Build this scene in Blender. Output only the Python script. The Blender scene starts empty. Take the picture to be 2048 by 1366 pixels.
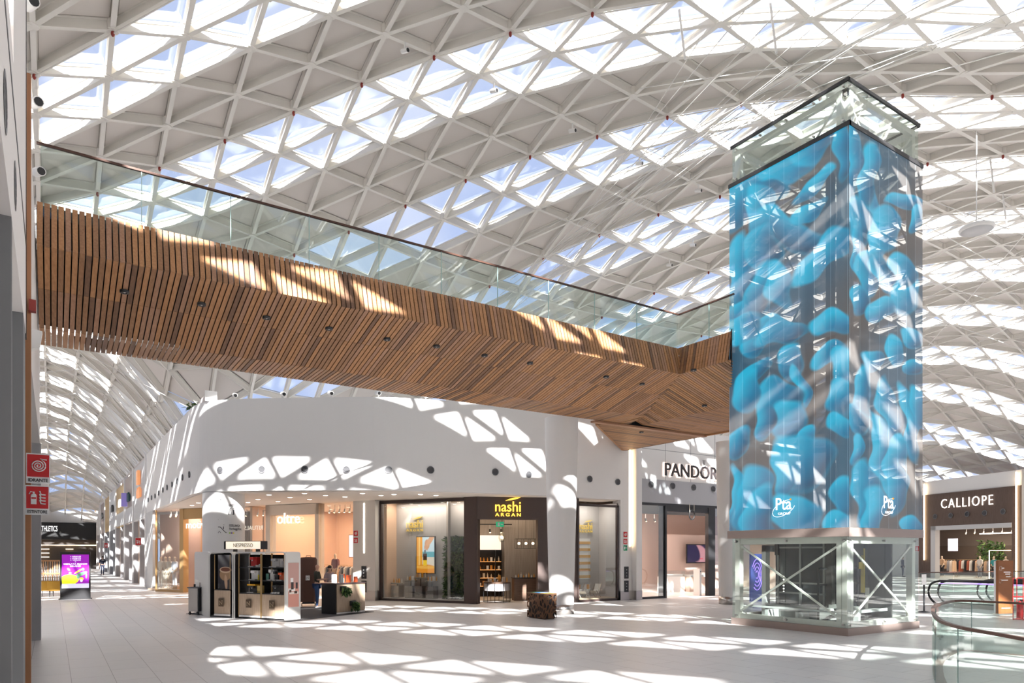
import bpy, bmesh, math, random
import numpy as np
from mathutils import Vector, Matrix
random.seed(7)
PI = math.pi
S = bpy.context.scene
COL = S.collection
# ------------------------------------------------------------------ camera
FPX, HOR, EYE = 1390.0, 1103.5, 2.2
YAW = math.atan(919 / FPX)
cam_d = bpy.data.cameras.new('camera')
cam = bpy.data.objects.new('camera', cam_d); COL.objects.link(cam)
cam.location = (0, 0, EYE); cam.rotation_euler = (PI/2, 0, -YAW)
cam_d.sensor_width = 36; cam_d.lens = FPX / 2048 * 36
cam_d.shift_y = (HOR - 683) / 2048
cam_d.clip_start = 0.05; cam_d.clip_end = 500
S.camera = cam
FX, FY = math.sin(YAW), math.cos(YAW); RX, RY = FY, -FX
# ------------------------------------------------------------------ world and sun
SUN_DIR = Vector((0.50, 1.58, -1.0)).normalized()
sun_d = bpy.data.lights.new('sun', 'SUN'); sun_d.energy = 29; sun_d.angle = math.radians(0.6); sun_d.color = (1.0, 0.965, 0.92)
sun = bpy.data.objects.new('sun', sun_d); COL.objects.link(sun)
sun.rotation_euler = SUN_DIR.to_track_quat('-Z', 'Y').to_euler()
world = bpy.data.worlds.new('sky'); S.world = world; world.use_nodes = True
wn = world.node_tree; wn.nodes.clear()
wo = wn.nodes.new('ShaderNodeOutputWorld'); wb = wn.nodes.new('ShaderNodeBackground')
wc = wn.nodes.new('ShaderNodeTexCoord'); wz = wn.nodes.new('ShaderNodeTexNoise'); wr = wn.nodes.new('ShaderNodeValToRGB')
wz.inputs['Scale'].default_value = 2.2; wz.inputs['Detail'].default_value = 6; wz.inputs['Distortion'].default_value = 0.4
wr.color_ramp.elements[0].position = 0.45; wr.color_ramp.elements[0].color = (0.44, 0.54, 0.80, 1)
wr.color_ramp.elements[1].position = 0.72; wr.color_ramp.elements[1].color = (0.86, 0.88, 0.96, 1)
wn.links.new(wc.outputs['Generated'], wz.inputs['Vector']); wn.links.new(wz.outputs['Fac'], wr.inputs['Fac'])
wn.links.new(wr.outputs['Color'], wb.inputs['Color']); wn.links.new(wb.outputs['Background'], wo.inputs['Surface'])
wb.inputs['Strength'].default_value = 1.1
# ------------------------------------------------------------------ exposure and light paths
vs = S.view_settings; vs.view_transform = 'Standard'; vs.look = 'None'; vs.exposure = 0.17; vs.gamma = 1.0; vs.use_curve_mapping = False
cy = S.cycles
cy.max_bounces = 10; cy.diffuse_bounces = 5; cy.glossy_bounces = 3; cy.transmission_bounces = 4
cy.transparent_max_bounces = 24; cy.sample_clamp_indirect = 6; cy.caustics_reflective = False; cy.caustics_refractive = False

# ------------------------------------------------------------------ where a pixel's ray meets a real plane of the place
def atz(px, py, z):                      # a horizontal plane at height z
    d = FPX * (z - EYE) / (HOR - py); l = (px - 1024) / FPX * d
    return Vector((l*RX + d*FX, l*RY + d*FY, z))
def gnd(px, py): return atz(px, py, 0)
def onv(px, py, P, t):                   # a vertical plane through P with plan direction t
    u = (px - 1024) / FPX; rx, ry = u*RX + FX, u*RY + FY
    n = (-t[1], t[0]); d = (n[0]*P[0] + n[1]*P[1]) / (n[0]*rx + n[1]*ry)
    return Vector((rx*d, ry*d, EYE + (HOR - py)/FPX*d))
# ------------------------------------------------------------------ materials
MATS = {}
def bsdf(name):
    m = bpy.data.materials.new(name); m.use_nodes = True
    return m, m.node_tree, m.node_tree.nodes['Principled BSDF']
def mat(name, col, rough=0.5, metal=0.0, emit=0.0, ecol=None, noise=0.0, nscale=8.0, spec=0.5, alpha=1.0):
    if name in MATS: return MATS[name]
    m, nt, b = bsdf(name)
    b.inputs['Base Color'].default_value = (*col, 1); b.inputs['Roughness'].default_value = rough
    b.inputs['Metallic'].default_value = metal; b.inputs['Specular IOR Level'].default_value = spec
    if emit:
        b.inputs['Emission Color'].default_value = (*(ecol or col), 1); b.inputs['Emission Strength'].default_value = emit
    if noise:
        tc = nt.nodes.new('ShaderNodeTexCoord'); n = nt.nodes.new('ShaderNodeTexNoise'); r = nt.nodes.new('ShaderNodeValToRGB')
        n.inputs['Scale'].default_value = nscale; n.inputs['Detail'].default_value = 5
        nt.links.new(tc.outputs['Object'], n.inputs['Vector']); nt.links.new(n.outputs['Fac'], r.inputs['Fac'])
        r.color_ramp.elements[0].position = .3; r.color_ramp.elements[1].position = .7
        r.color_ramp.elements[0].color = (*[c*(1-noise) for c in col], 1); r.color_ramp.elements[1].color = (*[min(1, c*(1+noise*.6)) for c in col], 1)
        nt.links.new(r.outputs['Color'], b.inputs['Base Color'])
    MATS[name] = m; return m
def glass(name, tint=(.93, .97, .96), refl=0.08, rough=0.02):
    if name in MATS: return MATS[name]
    m = bpy.data.materials.new(name); m.use_nodes = True; nt = m.node_tree; nt.nodes.clear()
    o = nt.nodes.new('ShaderNodeOutputMaterial'); t = nt.nodes.new('ShaderNodeBsdfTransparent'); g = nt.nodes.new('ShaderNodeBsdfGlossy')
    mx = nt.nodes.new('ShaderNodeMixShader'); lw = nt.nodes.new('ShaderNodeLayerWeight'); mp = nt.nodes.new('ShaderNodeMapRange')
    lw.inputs['Blend'].default_value = 0.25; t.inputs['Color'].default_value = (*tint, 1); g.inputs['Roughness'].default_value = rough
    mp.inputs['To Min'].default_value = refl; mp.inputs['To Max'].default_value = min(1, refl + .4)
    nt.links.new(lw.outputs['Facing'], mp.inputs['Value']); nt.links.new(mp.outputs['Result'], mx.inputs['Fac'])
    nt.links.new(t.outputs[0], mx.inputs[1]); nt.links.new(g.outputs[0], mx.inputs[2]); nt.links.new(mx.outputs[0], o.inputs['Surface'])
    MATS[name] = m; return m
def wood(name, c1, c2, axis=1, scale=3.0, rough=.5):
    if name in MATS: return MATS[name]
    m, nt, b = bsdf(name)
    tc = nt.nodes.new('ShaderNodeTexCoord'); mp = nt.nodes.new('ShaderNodeMapping'); n = nt.nodes.new('ShaderNodeTexNoise'); r = nt.nodes.new('ShaderNodeValToRGB')
    sc = [14*scale/3]*3; sc[axis] = 1.0*scale/3; mp.inputs['Scale'].default_value = sc
    n.inputs['Scale'].default_value = 2.0; n.inputs['Detail'].default_value = 6
    nt.links.new(tc.outputs['Object'], mp.inputs['Vector']); nt.links.new(mp.outputs['Vector'], n.inputs['Vector'])
    nt.links.new(n.outputs['Fac'], r.inputs['Fac']); nt.links.new(r.outputs['Color'], b.inputs['Base Color'])
    r.color_ramp.elements[0].position = .3; r.color_ramp.elements[1].position = .7
    r.color_ramp.elements[0].color = (*c1, 1); r.color_ramp.elements[1].color = (*c2, 1)
    b.inputs['Roughness'].default_value = rough
    MATS[name] = m; return m
def picture(name, rough=.35, emit=0.0, mix_alpha=0.0):
    """a surface that shows the picture held in its mesh's colour attribute"""
    if name in MATS: return MATS[name]
    m, nt, b = bsdf(name)
    a = nt.nodes.new('ShaderNodeVertexColor'); a.layer_name = 'picture'
    nt.links.new(a.outputs['Color'], b.inputs['Base Color']); b.inputs['Roughness'].default_value = rough
    if emit:
        nt.links.new(a.outputs['Color'], b.inputs['Emission Color']); b.inputs['Emission Strength'].default_value = emit
    MATS[name] = m; return m
WHITE = mat('white_plaster', (.80, .79, .775), .85)
STEEL_W = mat('white_steel', (.80, .77, .715), .55)
PANEL_C = mat('ceiling_panel', (.76, .71, .665), .9)
GLASS_R = glass('roof_glass', (.95, .97, 1.0), .05)
GLASS_B = glass('balustrade_glass', (.88, .945, .925), .04)
GLASS_S = glass('shop_glass', (.93, .95, .94), .05)
GLASS_L = glass('lift_glass', (.94, .98, .965), .03)
BLACK = mat('black_metal', (.02, .02, .022), .4)
BLACKM = mat('matt_black', (.012, .012, .013), .7)
DGREY = mat('dark_grey', (.10, .10, .105), .55)
GREY = mat('grey_paint', (.19, .195, .205), .6)
MGREY = mat('mid_grey_paint', (.42, .42, .44), .6)
LGREY = mat('light_grey', (.60, .60, .60), .5)
INOX = mat('brushed_steel', (.55, .53, .51), .28, 1.0)
BRONZE = mat('bronze_band', (.36, .29, .26), .45, .6)
WLIGHT = mat('warm_lamp', (1, .8, .55), .5, 0, 7, (1, .72, .42))
SIGNL = mat('sign_glow', (1, .95, .9), .5, 0, 1.3, (1, .93, .86))
CLIGHT = mat('white_lamp', (1, .95, .9), .5, 0, 6, (1, .9, .78))
RAIL = mat('bronze_handrail', (.085, .04, .028), .45, .3)
# ------------------------------------------------------------------ object helpers
INV = {}
def thing(name, label, cat, loc=(0, 0, 0), rotz=0.0, group=None):
    o = bpy.data.objects.new(name, None); COL.objects.link(o)
    o.empty_display_size = .2; o.location = loc; o.rotation_euler = (0, 0, rotz)
    o['label'] = label; o['category'] = cat
    if group: o['group'] = group
    INV[o.name] = (Matrix.Translation(loc) @ Matrix.Rotation(rotz, 4, 'Z')).inverted()
    return o
def tag(o, label=None, cat=None, group=None, kind=None):
    if label: o['label'] = label
    if cat: o['category'] = cat
    if group: o['group'] = group
    if kind: o['kind'] = kind
    return o
class MB:
    def __init__(s): s.v = []; s.f = []; s.m = []; s.sm = []; s.c = None
    def add(s, vs_, fs, mi=0, sm=False):
        k = len(s.v); s.v += [tuple(v) for v in vs_]
        for f in fs: s.f.append([i + k for i in f]); s.m.append(mi); s.sm.append(sm)
        return s
    def box(s, x0, x1, y0, y1, z0, z1, mi=0):
        vs_ = [(x, y, z) for x in (x0, x1) for y in (y0, y1) for z in (z0, z1)]
        return s.add(vs_, [(0, 1, 3, 2), (4, 6, 7, 5), (0, 4, 5, 1), (2, 3, 7, 6), (0, 2, 6, 4), (1, 5, 7, 3)], mi)
    def beam(s, p, q, w, h, mi=0, up=(0, 0, 1), profile=None):
        p, q = Vector(p), Vector(q); d = (q - p).normalized(); a = d.cross(Vector(up))
        if a.length < 1e-4: a = d.cross(Vector((1, 0, 0)))
        a.normalize(); b = a.cross(d)
        pr = profile or [(-w/2, -h/2), (w/2, -h/2), (w/2, h/2), (-w/2, h/2)]
        n = len(pr); vs_ = [p + a*x + b*y for x, y in pr] + [q + a*x + b*y for x, y in pr]
        fs = [(i, (i+1) % n, n + (i+1) % n, n + i) for i in range(n)]
        if n == 4: fs += [(3, 2, 1, 0), (4, 5, 6, 7)]
        return s.add(vs_, fs, mi)
    def cyl(s, p, q, r0, r1=None, n=12, mi=0, caps=True, sm=True):
        r1 = r0 if r1 is None else r1
        p, q = Vector(p), Vector(q); d = (q - p).normalized(); a = d.cross(Vector((0, 0, 1)))
        if a.length < 1e-4: a = Vector((1, 0, 0))
        a.normalize(); b = a.cross(d)
        ring = [(math.cos(2*PI*i/n), math.sin(2*PI*i/n)) for i in range(n)]
        vs_ = [p + (a*x + b*y)*r0 for x, y in ring] + [q + (a*x + b*y)*r1 for x, y in ring]
        s.add(vs_, [(i, (i+1) % n, n + (i+1) % n, n + i) for i in range(n)], mi, sm)
        if caps:
            s.add(vs_[:n], [tuple(range(n-1, -1, -1))], mi); s.add(vs_[n:], [tuple(range(n))], mi)
        return s
    def tube(s, pts, r, n=6, mi=0, closed=False):
        pts = [Vector(p) for p in pts]; rings = []; N = len(pts)
        for i, p in enumerate(pts):
            d = (pts[(i+1) % N] if (closed or i < N-1) else p) - (pts[i-1] if (closed or i) else p)
            d.normalize(); a = d.cross(Vector((0, 0, 1)))
            if a.length < 1e-3: a = Vector((1, 0, 0))
            a.normalize(); b = a.cross(d)
            rings.append([p + (a*math.cos(2*PI*k/n) + b*math.sin(2*PI*k/n))*r for k in range(n)])
        vs_ = [v for rg in rings for v in rg]; fs = []
        for i in range(N if closed else N-1):
            j = (i+1) % N
            fs += [(i*n+k, i*n+(k+1) % n, j*n+(k+1) % n, j*n+k) for k in range(n)]
        s.add(vs_, fs, mi, True)
        if not closed: s.add(rings[0], [tuple(range(n-1, -1, -1))], mi); s.add(rings[-1], [tuple(range(n))], mi)
        return s
    def prism(s, poly, z0, z1, mi=0):
        n = len(poly); vs_ = [(x, y, z0) for x, y in poly] + [(x, y, z1) for x, y in poly]
        return s.add(vs_, [(i, (i+1) % n, n+(i+1) % n, n+i) for i in range(n)] + [tuple(range(n-1, -1, -1)), tuple(range(n, 2*n))], mi)
    def vprism(s, poly, y0, y1, mi=0):          # outline in x,z given depth along y
        n = len(poly); vs_ = [(x, y0, z) for x, z in poly] + [(x, y1, z) for x, z in poly]
        return s.add(vs_, [(i, (i+1) % n, n+(i+1) % n, n+i) for i in range(n)] + [tuple(range(n)), tuple(range(2*n-1, n-1, -1))], mi)
    def wall(s, pts, z0, z1, t, mi=0, sm=False):   # polyline wall, thickness t to its left
        P = [Vector((p[0], p[1])) for p in pts]; N = len(P); off = []
        for i in range(N):
            d = (P[min(i+1, N-1)] - P[max(i-1, 0)]).normalized(); off.append(P[i] + Vector((-d.y, d.x))*t)
        vs_ = []
        for i in range(N):
            vs_ += [(P[i].x, P[i].y, z0), (P[i].x, P[i].y, z1), (off[i].x, off[i].y, z1), (off[i].x, off[i].y, z0)]
        for k in range(4):
            s.add(vs_, [(i*4+k, i*4+(k+1) % 4, (i+1)*4+(k+1) % 4, (i+1)*4+k) for i in range(N-1)], mi, sm and k in (0, 2)) if False else None
        fs = [];
        for k in range(4): fs += [(i*4+k, i*4+(k+1) % 4, (i+1)*4+(k+1) % 4, (i+1)*4+k) for i in range(N-1)]
        fs += [(0, 3, 2, 1), ((N-1)*4, (N-1)*4+1, (N-1)*4+2, (N-1)*4+3)]
        return s.add(vs_, fs, mi)
    def ell(s, c, r, n=10, m=7, mi=0, rot=None):
        vs_ = []; fs = []
        for j in range(m+1):
            th = PI*j/m
            for i in range(n):
                ph = 2*PI*i/n; v = Vector((r[0]*math.sin(th)*math.cos(ph), r[1]*math.sin(th)*math.sin(ph), r[2]*math.cos(th)))
                if rot: v = rot @ v
                vs_.append(Vector(c) + v)
        for j in range(m): fs += [(j*n+i, (j+1)*n+i, (j+1)*n+(i+1) % n, j*n+(i+1) % n) for i in range(n)]
        return s.add(vs_, fs, mi, True)
    def lathe(s, prof, n=20, mi=0, c=(0, 0)):
        vs_ = [(c[0]+r*math.cos(2*PI*i/n), c[1]+r*math.sin(2*PI*i/n), z) for r, z in prof for i in range(n)]
        fs = [(j*n+i, j*n+(i+1) % n, (j+1)*n+(i+1) % n, (j+1)*n+i) for j in range(len(prof)-1) for i in range(n)]
        return s.add(vs_, fs, mi, True)
    def build(s, name, mats, parent=None, local=True, bevel=0.0):
        """one mesh object; with a parent the points are in the parent's frame (local) or in the world's"""
        vs_ = [Vector(v) for v in s.v]
        if parent is not None and not local:
            M = INV[parent.name]; vs_ = [M @ v for v in vs_]
        off = Vector((0, 0, 0))
        if parent is None and vs_:
            xs = [v.x for v in vs_]; ys = [v.y for v in vs_]; zs = [v.z for v in vs_]
            off = Vector(((min(xs)+max(xs))/2, (min(ys)+max(ys))/2, min(zs))); vs_ = [v - off for v in vs_]
        me = bpy.data.meshes.new(name); me.from_pydata([tuple(v) for v in vs_], [], s.f)
        for m_ in (mats if isinstance(mats, (list, tuple)) else [mats]): me.materials.append(m_)
        me.polygons.foreach_set('material_index', s.m); me.polygons.foreach_set('use_smooth', s.sm)
        bm = bmesh.new(); bm.from_mesh(me); bmesh.ops.recalc_face_normals(bm, faces=bm.faces); bm.to_mesh(me); bm.free()
        if s.c is not None:
            at = me.color_attributes.new('picture', 'FLOAT_COLOR', 'POINT')
            at.data.foreach_set('color', np.array(s.c, dtype=np.float32).ravel())
        me.update()
        o = bpy.data.objects.new(name, me); COL.objects.link(o)
        if parent is not None:
            o.parent = parent; INV[o.name] = Matrix(INV[parent.name])
        else: o.location = off; INV[o.name] = Matrix.Translation(off).inverted()
        if bevel:
            b = o.modifiers.new('bevel', 'BEVEL'); b.width = bevel; b.segments = 2; b.limit_method = 'ANGLE'
        return o
def struct(name, mb, mats, label=None, **k):
    o = mb.build(name, mats, **k); o['kind'] = 'structure'
    if label: o['label'] = label
    return o
def copy_tree(o, parent=None, loc=None, rotz=None, label=None):
    c = o.copy(); COL.objects.link(c)
    if parent is not None: c.parent = parent
    if loc is not None: c.location = loc
    if rotz is not None: c.rotation_euler = (0, 0, rotz)
    if label: c['label'] = label
    for ch in list(o.children): copy_tree(ch, c)
    return c
FONT = bpy.data.fonts.load('<builtin>') if False else None
def text(name, body, h, m, parent, loc, rotz=0.0, depth=.03, width=None, bold=0.0, spacing=1.0, mirror=False, tilt=PI/2, xs=1.0):
    """raised lettering standing in the x,z plane of its parent (or lying, with tilt 0)"""
    cu = bpy.data.curves.new(name, 'FONT'); cu.body = body; cu.size = 1; cu.extrude = .01; cu.offset = bold
    cu.align_x = 'CENTER'; cu.space_character = spacing; cu.resolution_u = 3
    to = bpy.data.objects.new(name, cu); COL.objects.link(to)
    bpy.context.view_layer.update()
    me = bpy.data.meshes.new_from_object(to.evaluated_get(bpy.context.evaluated_depsgraph_get()))
    bpy.data.objects.remove(to)
    co = np.empty(len(me.vertices)*3); me.vertices.foreach_get('co', co); co = co.reshape(-1, 3)
    lo, hi = co.min(0), co.max(0); co[:, 0] -= (lo[0]+hi[0])/2; co[:, 1] -= lo[1]
    k = h / (hi[1]-lo[1]); co[:, 1] *= k; co[:, 0] *= (width/(hi[0]-lo[0]) if width else k*xs); co[:, 2] *= depth/.02
    if mirror: co[:, 0] *= -1
    me.vertices.foreach_set('co', co.ravel()); me.materials.clear(); me.materials.append(m); me.update()
    o = bpy.data.objects.new(name, me); COL.objects.link(o)
    R_ = Matrix.Rotation(rotz, 4, 'Z') @ Matrix.Rotation(tilt, 4, 'X'); me.transform(Matrix.Translation(loc) @ R_)
    if parent is not None: o.parent = parent; INV[o.name] = Matrix(INV[parent.name])
    return o
def area(name, loc, sx, sy, power, col=(1, .8, .6), rot=(0, 0, 0)):
    l = bpy.data.lights.new(name, 'AREA'); l.shape = 'RECTANGLE'; l.size = sx; l.size_y = sy; l.energy = power; l.color = col
    o = bpy.data.objects.new(name, l); COL.objects.link(o); o.location = loc; o.rotation_euler = rot; return o
# ================================================================== THE SETTING
# ------------------------------------------------------------------ roof: a triangulated steel vault, glass and closed panels in bands
XB = {-6: -0.42, -5: 1.35, -4: 3.13, -3: 4.92, -2: 6.71, -1: 8.36, 0: 10.01, 1: 11.64, 2: 13.3, 3: 15.01, 4: 16.7, 5: 18.37, 6: 20.04, 7: 21.74, 8: 23.44, 9: 25.26, 10: 27.11, 11: 28.99, 12: 30.89, 13: 32.84}
def xb(b): return XB[b] if b in XB else (XB[-6] + (b+6)*1.77 if b < -6 else XB[13] + (b-13)*1.86)
def ya(a): return 19.58 + 1.885*a
RP = """10,19.6,18.12 13.3,19.6,18.05 16.7,19.6,17.76 8.4,21.5,17.68 11.6,21.5,17.61 15,21.5,17.44 10,23.4,17.1 13.3,23.4,16.87 6.7,23.4,17.18 4.9,25.3,16.6
3.1,27.1,16.03 1.3,29,15.39 6.7,19.6,17.98 4.9,21.5,17.42 3.1,23.4,16.81 1.3,25.3,16.1 -.4,27.1,15.48 3.1,21.5,17.07 1.3,23.4,16.29 -.4,25.3,15.49 1.3,21.5,16.46 -.4,21.5,15.75
-.4,29,15.1 3.1,29,15.52 6.7,25.3,16.61 6.7,27.1,15.97 8.4,25.3,16.57 11.6,25.3,16.24 15,25.3,15.9 16.7,23.4,16.62 8.4,27.1,15.75 11.6,27.1,15.27 15,27.1,14.77 8.4,29,14.8 6.7,29,15.16
18.4,21.5,17.24 21.7,21.5,17.07 25.3,21.5,17.06 20,23.4,16.45 23.4,23.4,16.33 27.1,23.4,16.38 18.4,25.3,15.71 21.7,25.3,15.53 25.3,25.3,15.59 18.4,27.1,14.66 23.4,27.1,14.52
20,19.6,17.64 23.4,19.6,17.5 11.6,17.7,18.35 13.3,15.8,18.42 16.7,15.8,18.43 20,15.8,18.19 15,17.7,18.29 18.4,17.7,18.14 21.7,17.7,17.92 16.7,13.9,18.31 20,13.9,18.06
20,12,17.85 23.4,12,17.67 27.1,12,17.67 30.9,12,17.97 21.7,10.1,17.3 25.3,10.1,17.19 21.7,8.3,16.72 32.8,13.9,18.37 29,13.9,17.95
33.6,15.8,18.2 38.5,18,18.1 43.4,20.3,17.6 48.3,22.6,16.7 53,24.9,15.6 57.7,27,14.2 62.3,29.3,11.6 67,31.5,9.0 60,20,12.4 66,20,9.8 71,24,7.6 71,32,7.2 71,38,6.8 66,12,9.5 71,14,7.6 45,30,14.5 35,30,13.6 55,36,10 45,38,9.5 60,8,12.5
25,31,12.6 18,31,12.5 12,33,12.3 18,36,9.6 28,36,9.6 11,37,10.5 20,2,16.3 28,2,16.2 36,2,16.2 45,5,16.4 8,2,17.0 0,8,16.6 0,2,16.4 -5,10,15.5 -6,20,14.6 -5,28,14.6 -9,10,13 -9,25,12.4
-5,-6,15.5 5,-6,16.0 15,-6,16.0 25,-6,15.8 40,-6,15.6 60,-6,13 -5,-14,13.4 10,-14,14.0 30,-14,14 -5,-28,11.5 10,-28,11.5 24,-28,11.5 5,8,17.6 5,14,18.0 10,10,18.2 0,14,16.9"""
rp = [tuple(map(float, t.split(','))) for t in RP.split()]
for Y in (39, 46, 55, 66, 80, 95, 107):
    for X in (-11, -8, -5, -2, 1.35, 3.13, 4.92, 6.7, 8): rp.append((X, Y, 2.2 + 1.9*max(1.2, 7.25 - .197*(X/1.9+1)**2)*(1 if Y < 82 else .8 if Y < 100 else .36)))
for X in (1.35, 3.13, 4.92, 6.4): rp.append((X, 44, 2.2 + 1.9*(7.25 - .197*(X/1.9+1)**2)))
for X, zz in ((4.92, 11.9), (3.13, 13.3), (6.7, 11.2), (1.35, 15.2), (-2, 15.6)): rp.append((X, 38, zz))
rp = np.array(rp)
def phi(r): return np.where(r > 1e-9, r*r*np.log(np.maximum(r, 1e-9)), 0)
_d = np.hypot(rp[:, None, 0]-rp[None, :, 0], rp[:, None, 1]-rp[None, :, 1])
_K = phi(_d) + np.eye(len(rp))*6.0; _P = np.c_[np.ones(len(rp)), rp[:, :2]]
_A = np.block([[_K, _P], [_P.T, np.zeros((3, 3))]]); _w = np.linalg.solve(_A, np.r_[rp[:, 2], 0, 0, 0])
_cache = {}
def roofz(x, y):
    r = np.hypot(rp[:, 0]-x, rp[:, 1]-y); return float(phi(r) @ _w[:len(rp)] + _w[-3] + _w[-2]*x + _w[-1]*y)
def node(a, b):
    k = (a, b)
    if k not in _cache: _cache[k] = Vector((xb(b), ya(a), roofz(xb(b), ya(a))))
    return _cache[k]
def incell(a, b): return (-18 <= a < 9 and -11 <= b < 33) or (-26 <= a < -18 and -11 <= b < 14) or (9 <= a < 48 and -11 <= b < 0) or (9 <= a < 13 and 0 <= b < 33)
beams, glz, pan, gas = MB(), MB(), MB(), MB()
BH = .31
prof = [(-.065, -BH), (.065, -BH), (.065, -BH+.03), (.03, -BH+.05), (.03, -.05), (.09, -.035), (.09, 0), (-.09, 0), (-.09, -.035), (-.03, -.05), (-.03, -BH+.05), (-.065, -BH+.03)]
done = set()
def rbeam(p, q):
    k = (p, q) if p < q else (q, p)
    if k in done: return
    done.add(k); beams.beam(node(*p), node(*q), 0, 0, profile=prof)
def tri(p, q, r, op):
    P, Q, R_ = node(*p), node(*q), node(*r); c = (P+Q+R_)/3
    n = (Q-P).cross(R_-P).normalized(); n = n if n.z > 0 else -n
    def inset(k, dz): return [v + (c-v)*k + n*dz for v in (P, Q, R_)]
    if op:
        a, b_ = inset(.10, -.02), inset(.17, -.045)
        pan.add(a+b_, [(0, 1, 4, 3), (1, 2, 5, 4), (2, 0, 3, 5)], 1); pan.add(inset(.175, -.04), [(0, 1, 2)], 0)
        pan.add(inset(-.02, .06), [(0, 1, 2)], 0)
    else:
        glz.add(inset(.05, .02), [(0, 1, 2)])
        a, b_ = inset(.04, .012), inset(.085, .012); gas.add(a+b_, [(0, 1, 4, 3), (1, 2, 5, 4), (2, 0, 3, 5)], 0)
        b2 = inset(.105, .008); gas.add(b_+b2, [(0, 1, 4, 3), (1, 2, 5, 4), (2, 0, 3, 5)], 1)
for a in range(-26, 48):
    for b in range(-11, 33):
        if not incell(a, b): continue
        rbeam((a, b), (a, b+1)); rbeam((a, b), (a+1, b)); rbeam((a+1, b), (a, b+1)); rbeam((a, b+1), (a+1, b+1)); rbeam((a+1, b), (a+1, b+1))
        s_ = (a + b) % 4
        tri((a, b), (a, b+1), (a+1, b), s_ >= 2); tri((a, b+1), (a+1, b+1), (a+1, b), (s_+1) % 4 >= 2)
nodes_seen = {k for e in done for k in e}
for k in nodes_seen:
    n_ = node(*k); beams.cyl(n_ + Vector((0, 0, -BH-.01)), n_ + Vector((0, 0, .0)), .15, n=8)
ceiling = struct('ceiling', beams, STEEL_W, 'white triangular steel lattice vault over the mall hall')
struct('ceiling_panel', pan, [PANEL_C, mat('panel_edge', (.50, .46, .42), .8)], 'closed beige triangular panels in diagonal bands', parent=ceiling, local=False)
struct('window_1', glz, GLASS_R, 'triangular skylight glass in diagonal bands between the closed panels', parent=ceiling, local=False)
struct('glazing_frame', gas, [STEEL_W, BLACKM], parent=ceiling, local=False)

# ------------------------------------------------------------------ floor
m, nt, bs = bsdf('stone_floor_tiles')
tc = nt.nodes.new('ShaderNodeTexCoord'); sx = nt.nodes.new('ShaderNodeSeparateXYZ'); cx_ = nt.nodes.new('ShaderNodeCombineXYZ'); mp = nt.nodes.new('ShaderNodeMapping')
br = nt.nodes.new('ShaderNodeTexBrick'); nz = nt.nodes.new('ShaderNodeTexNoise'); mx = nt.nodes.new('ShaderNodeMixRGB')
nt.links.new(tc.outputs['Object'], sx.inputs[0]); nt.links.new(sx.outputs['Y'], cx_.inputs['X']); nt.links.new(sx.outputs['X'], cx_.inputs['Y'])
nt.links.new(cx_.outputs[0], mp.inputs['Vector']); mp.inputs['Location'].default_value = (.3, -.27, 0)
nt.links.new(mp.outputs[0], br.inputs['Vector'])
br.inputs['Scale'].default_value = 1; br.inputs['Brick Width'].default_value = 1.264; br.inputs['Row Height'].default_value = .632
br.inputs['Mortar Size'].default_value = .004; br.inputs['Mortar Smooth'].default_value = 0; br.inputs['Bias'].default_value = 0
br.inputs['Color1'].default_value = (.74, .71, .69, 1); br.inputs['Color2'].default_value = (.70, .68, .665, 1); br.inputs['Mortar'].default_value = (.30, .26, .25, 1)
nz.inputs['Scale'].default_value = 3; nz.inputs['Detail'].default_value = 6
mp2 = nt.nodes.new('ShaderNodeMapping'); mp2.inputs['Scale'].default_value = (.5, 4, 1); nt.links.new(tc.outputs['Object'], mp2.inputs[0]); nt.links.new(mp2.outputs[0], nz.inputs['Vector'])
mx.blend_type = 'OVERLAY'; mx.inputs['Fac'].default_value = .12
nt.links.new(br.outputs['Color'], mx.inputs['Color1']); nt.links.new(nz.outputs['Fac'], mx.inputs['Color2']); nt.links.new(mx.outputs[0], bs.inputs['Base Color'])
bs.inputs['Roughness'].default_value = .38; FLOOR_M = m
fl = MB(); fl.box(-12, 72, -30, 112, -.3, 0)
flo = fl.build('floor', FLOOR_M); flo['kind'] = 'structure'; flo['label'] = 'pale grey stone tile floor of the mall hall'
# keep the tile grid on world coordinates
for v in flo.data.vertices: v.co += Vector(flo.location)
flo.location = (0, 0, 0)

# ------------------------------------------------------------------ white drum fascia, corner side
def smooth(pts, n=6):
    out = []
    for i in range(len(pts)-1):
        p0, p1, p2, p3 = [Vector(pts[max(0, min(len(pts)-1, j))]) for j in (i-1, i, i+1, i+2)]
        for k in range(n):
            t = k/n; out.append(tuple(.5*((2*p1) + (p2-p0)*t + (2*p0-5*p1+4*p2-p3)*t*t + (3*p1-p0-3*p2+p3)*t**3)))
    out.append(tuple(pts[-1])); return out
FASC = [(4.75, 47.5), (4.75, 40), (4.75, 33)] + smooth([(4.75, 31.2), (4.95, 29.6), (5.9, 28.3), (7.6, 26.9), (10.2, 25.0), (12.1, 24.25), (14.1, 23.8), (17.3, 23.5), (19.5, 23.5)], 6) + [(21.45, 23.5)]
FASC_M = WHITE
fa = MB(); fa.wall(FASC, 4.55, 8.1, .35)
struct('wall_front', fa, FASC_M, 'curved white plaster upper wall over the corner shops')
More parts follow.
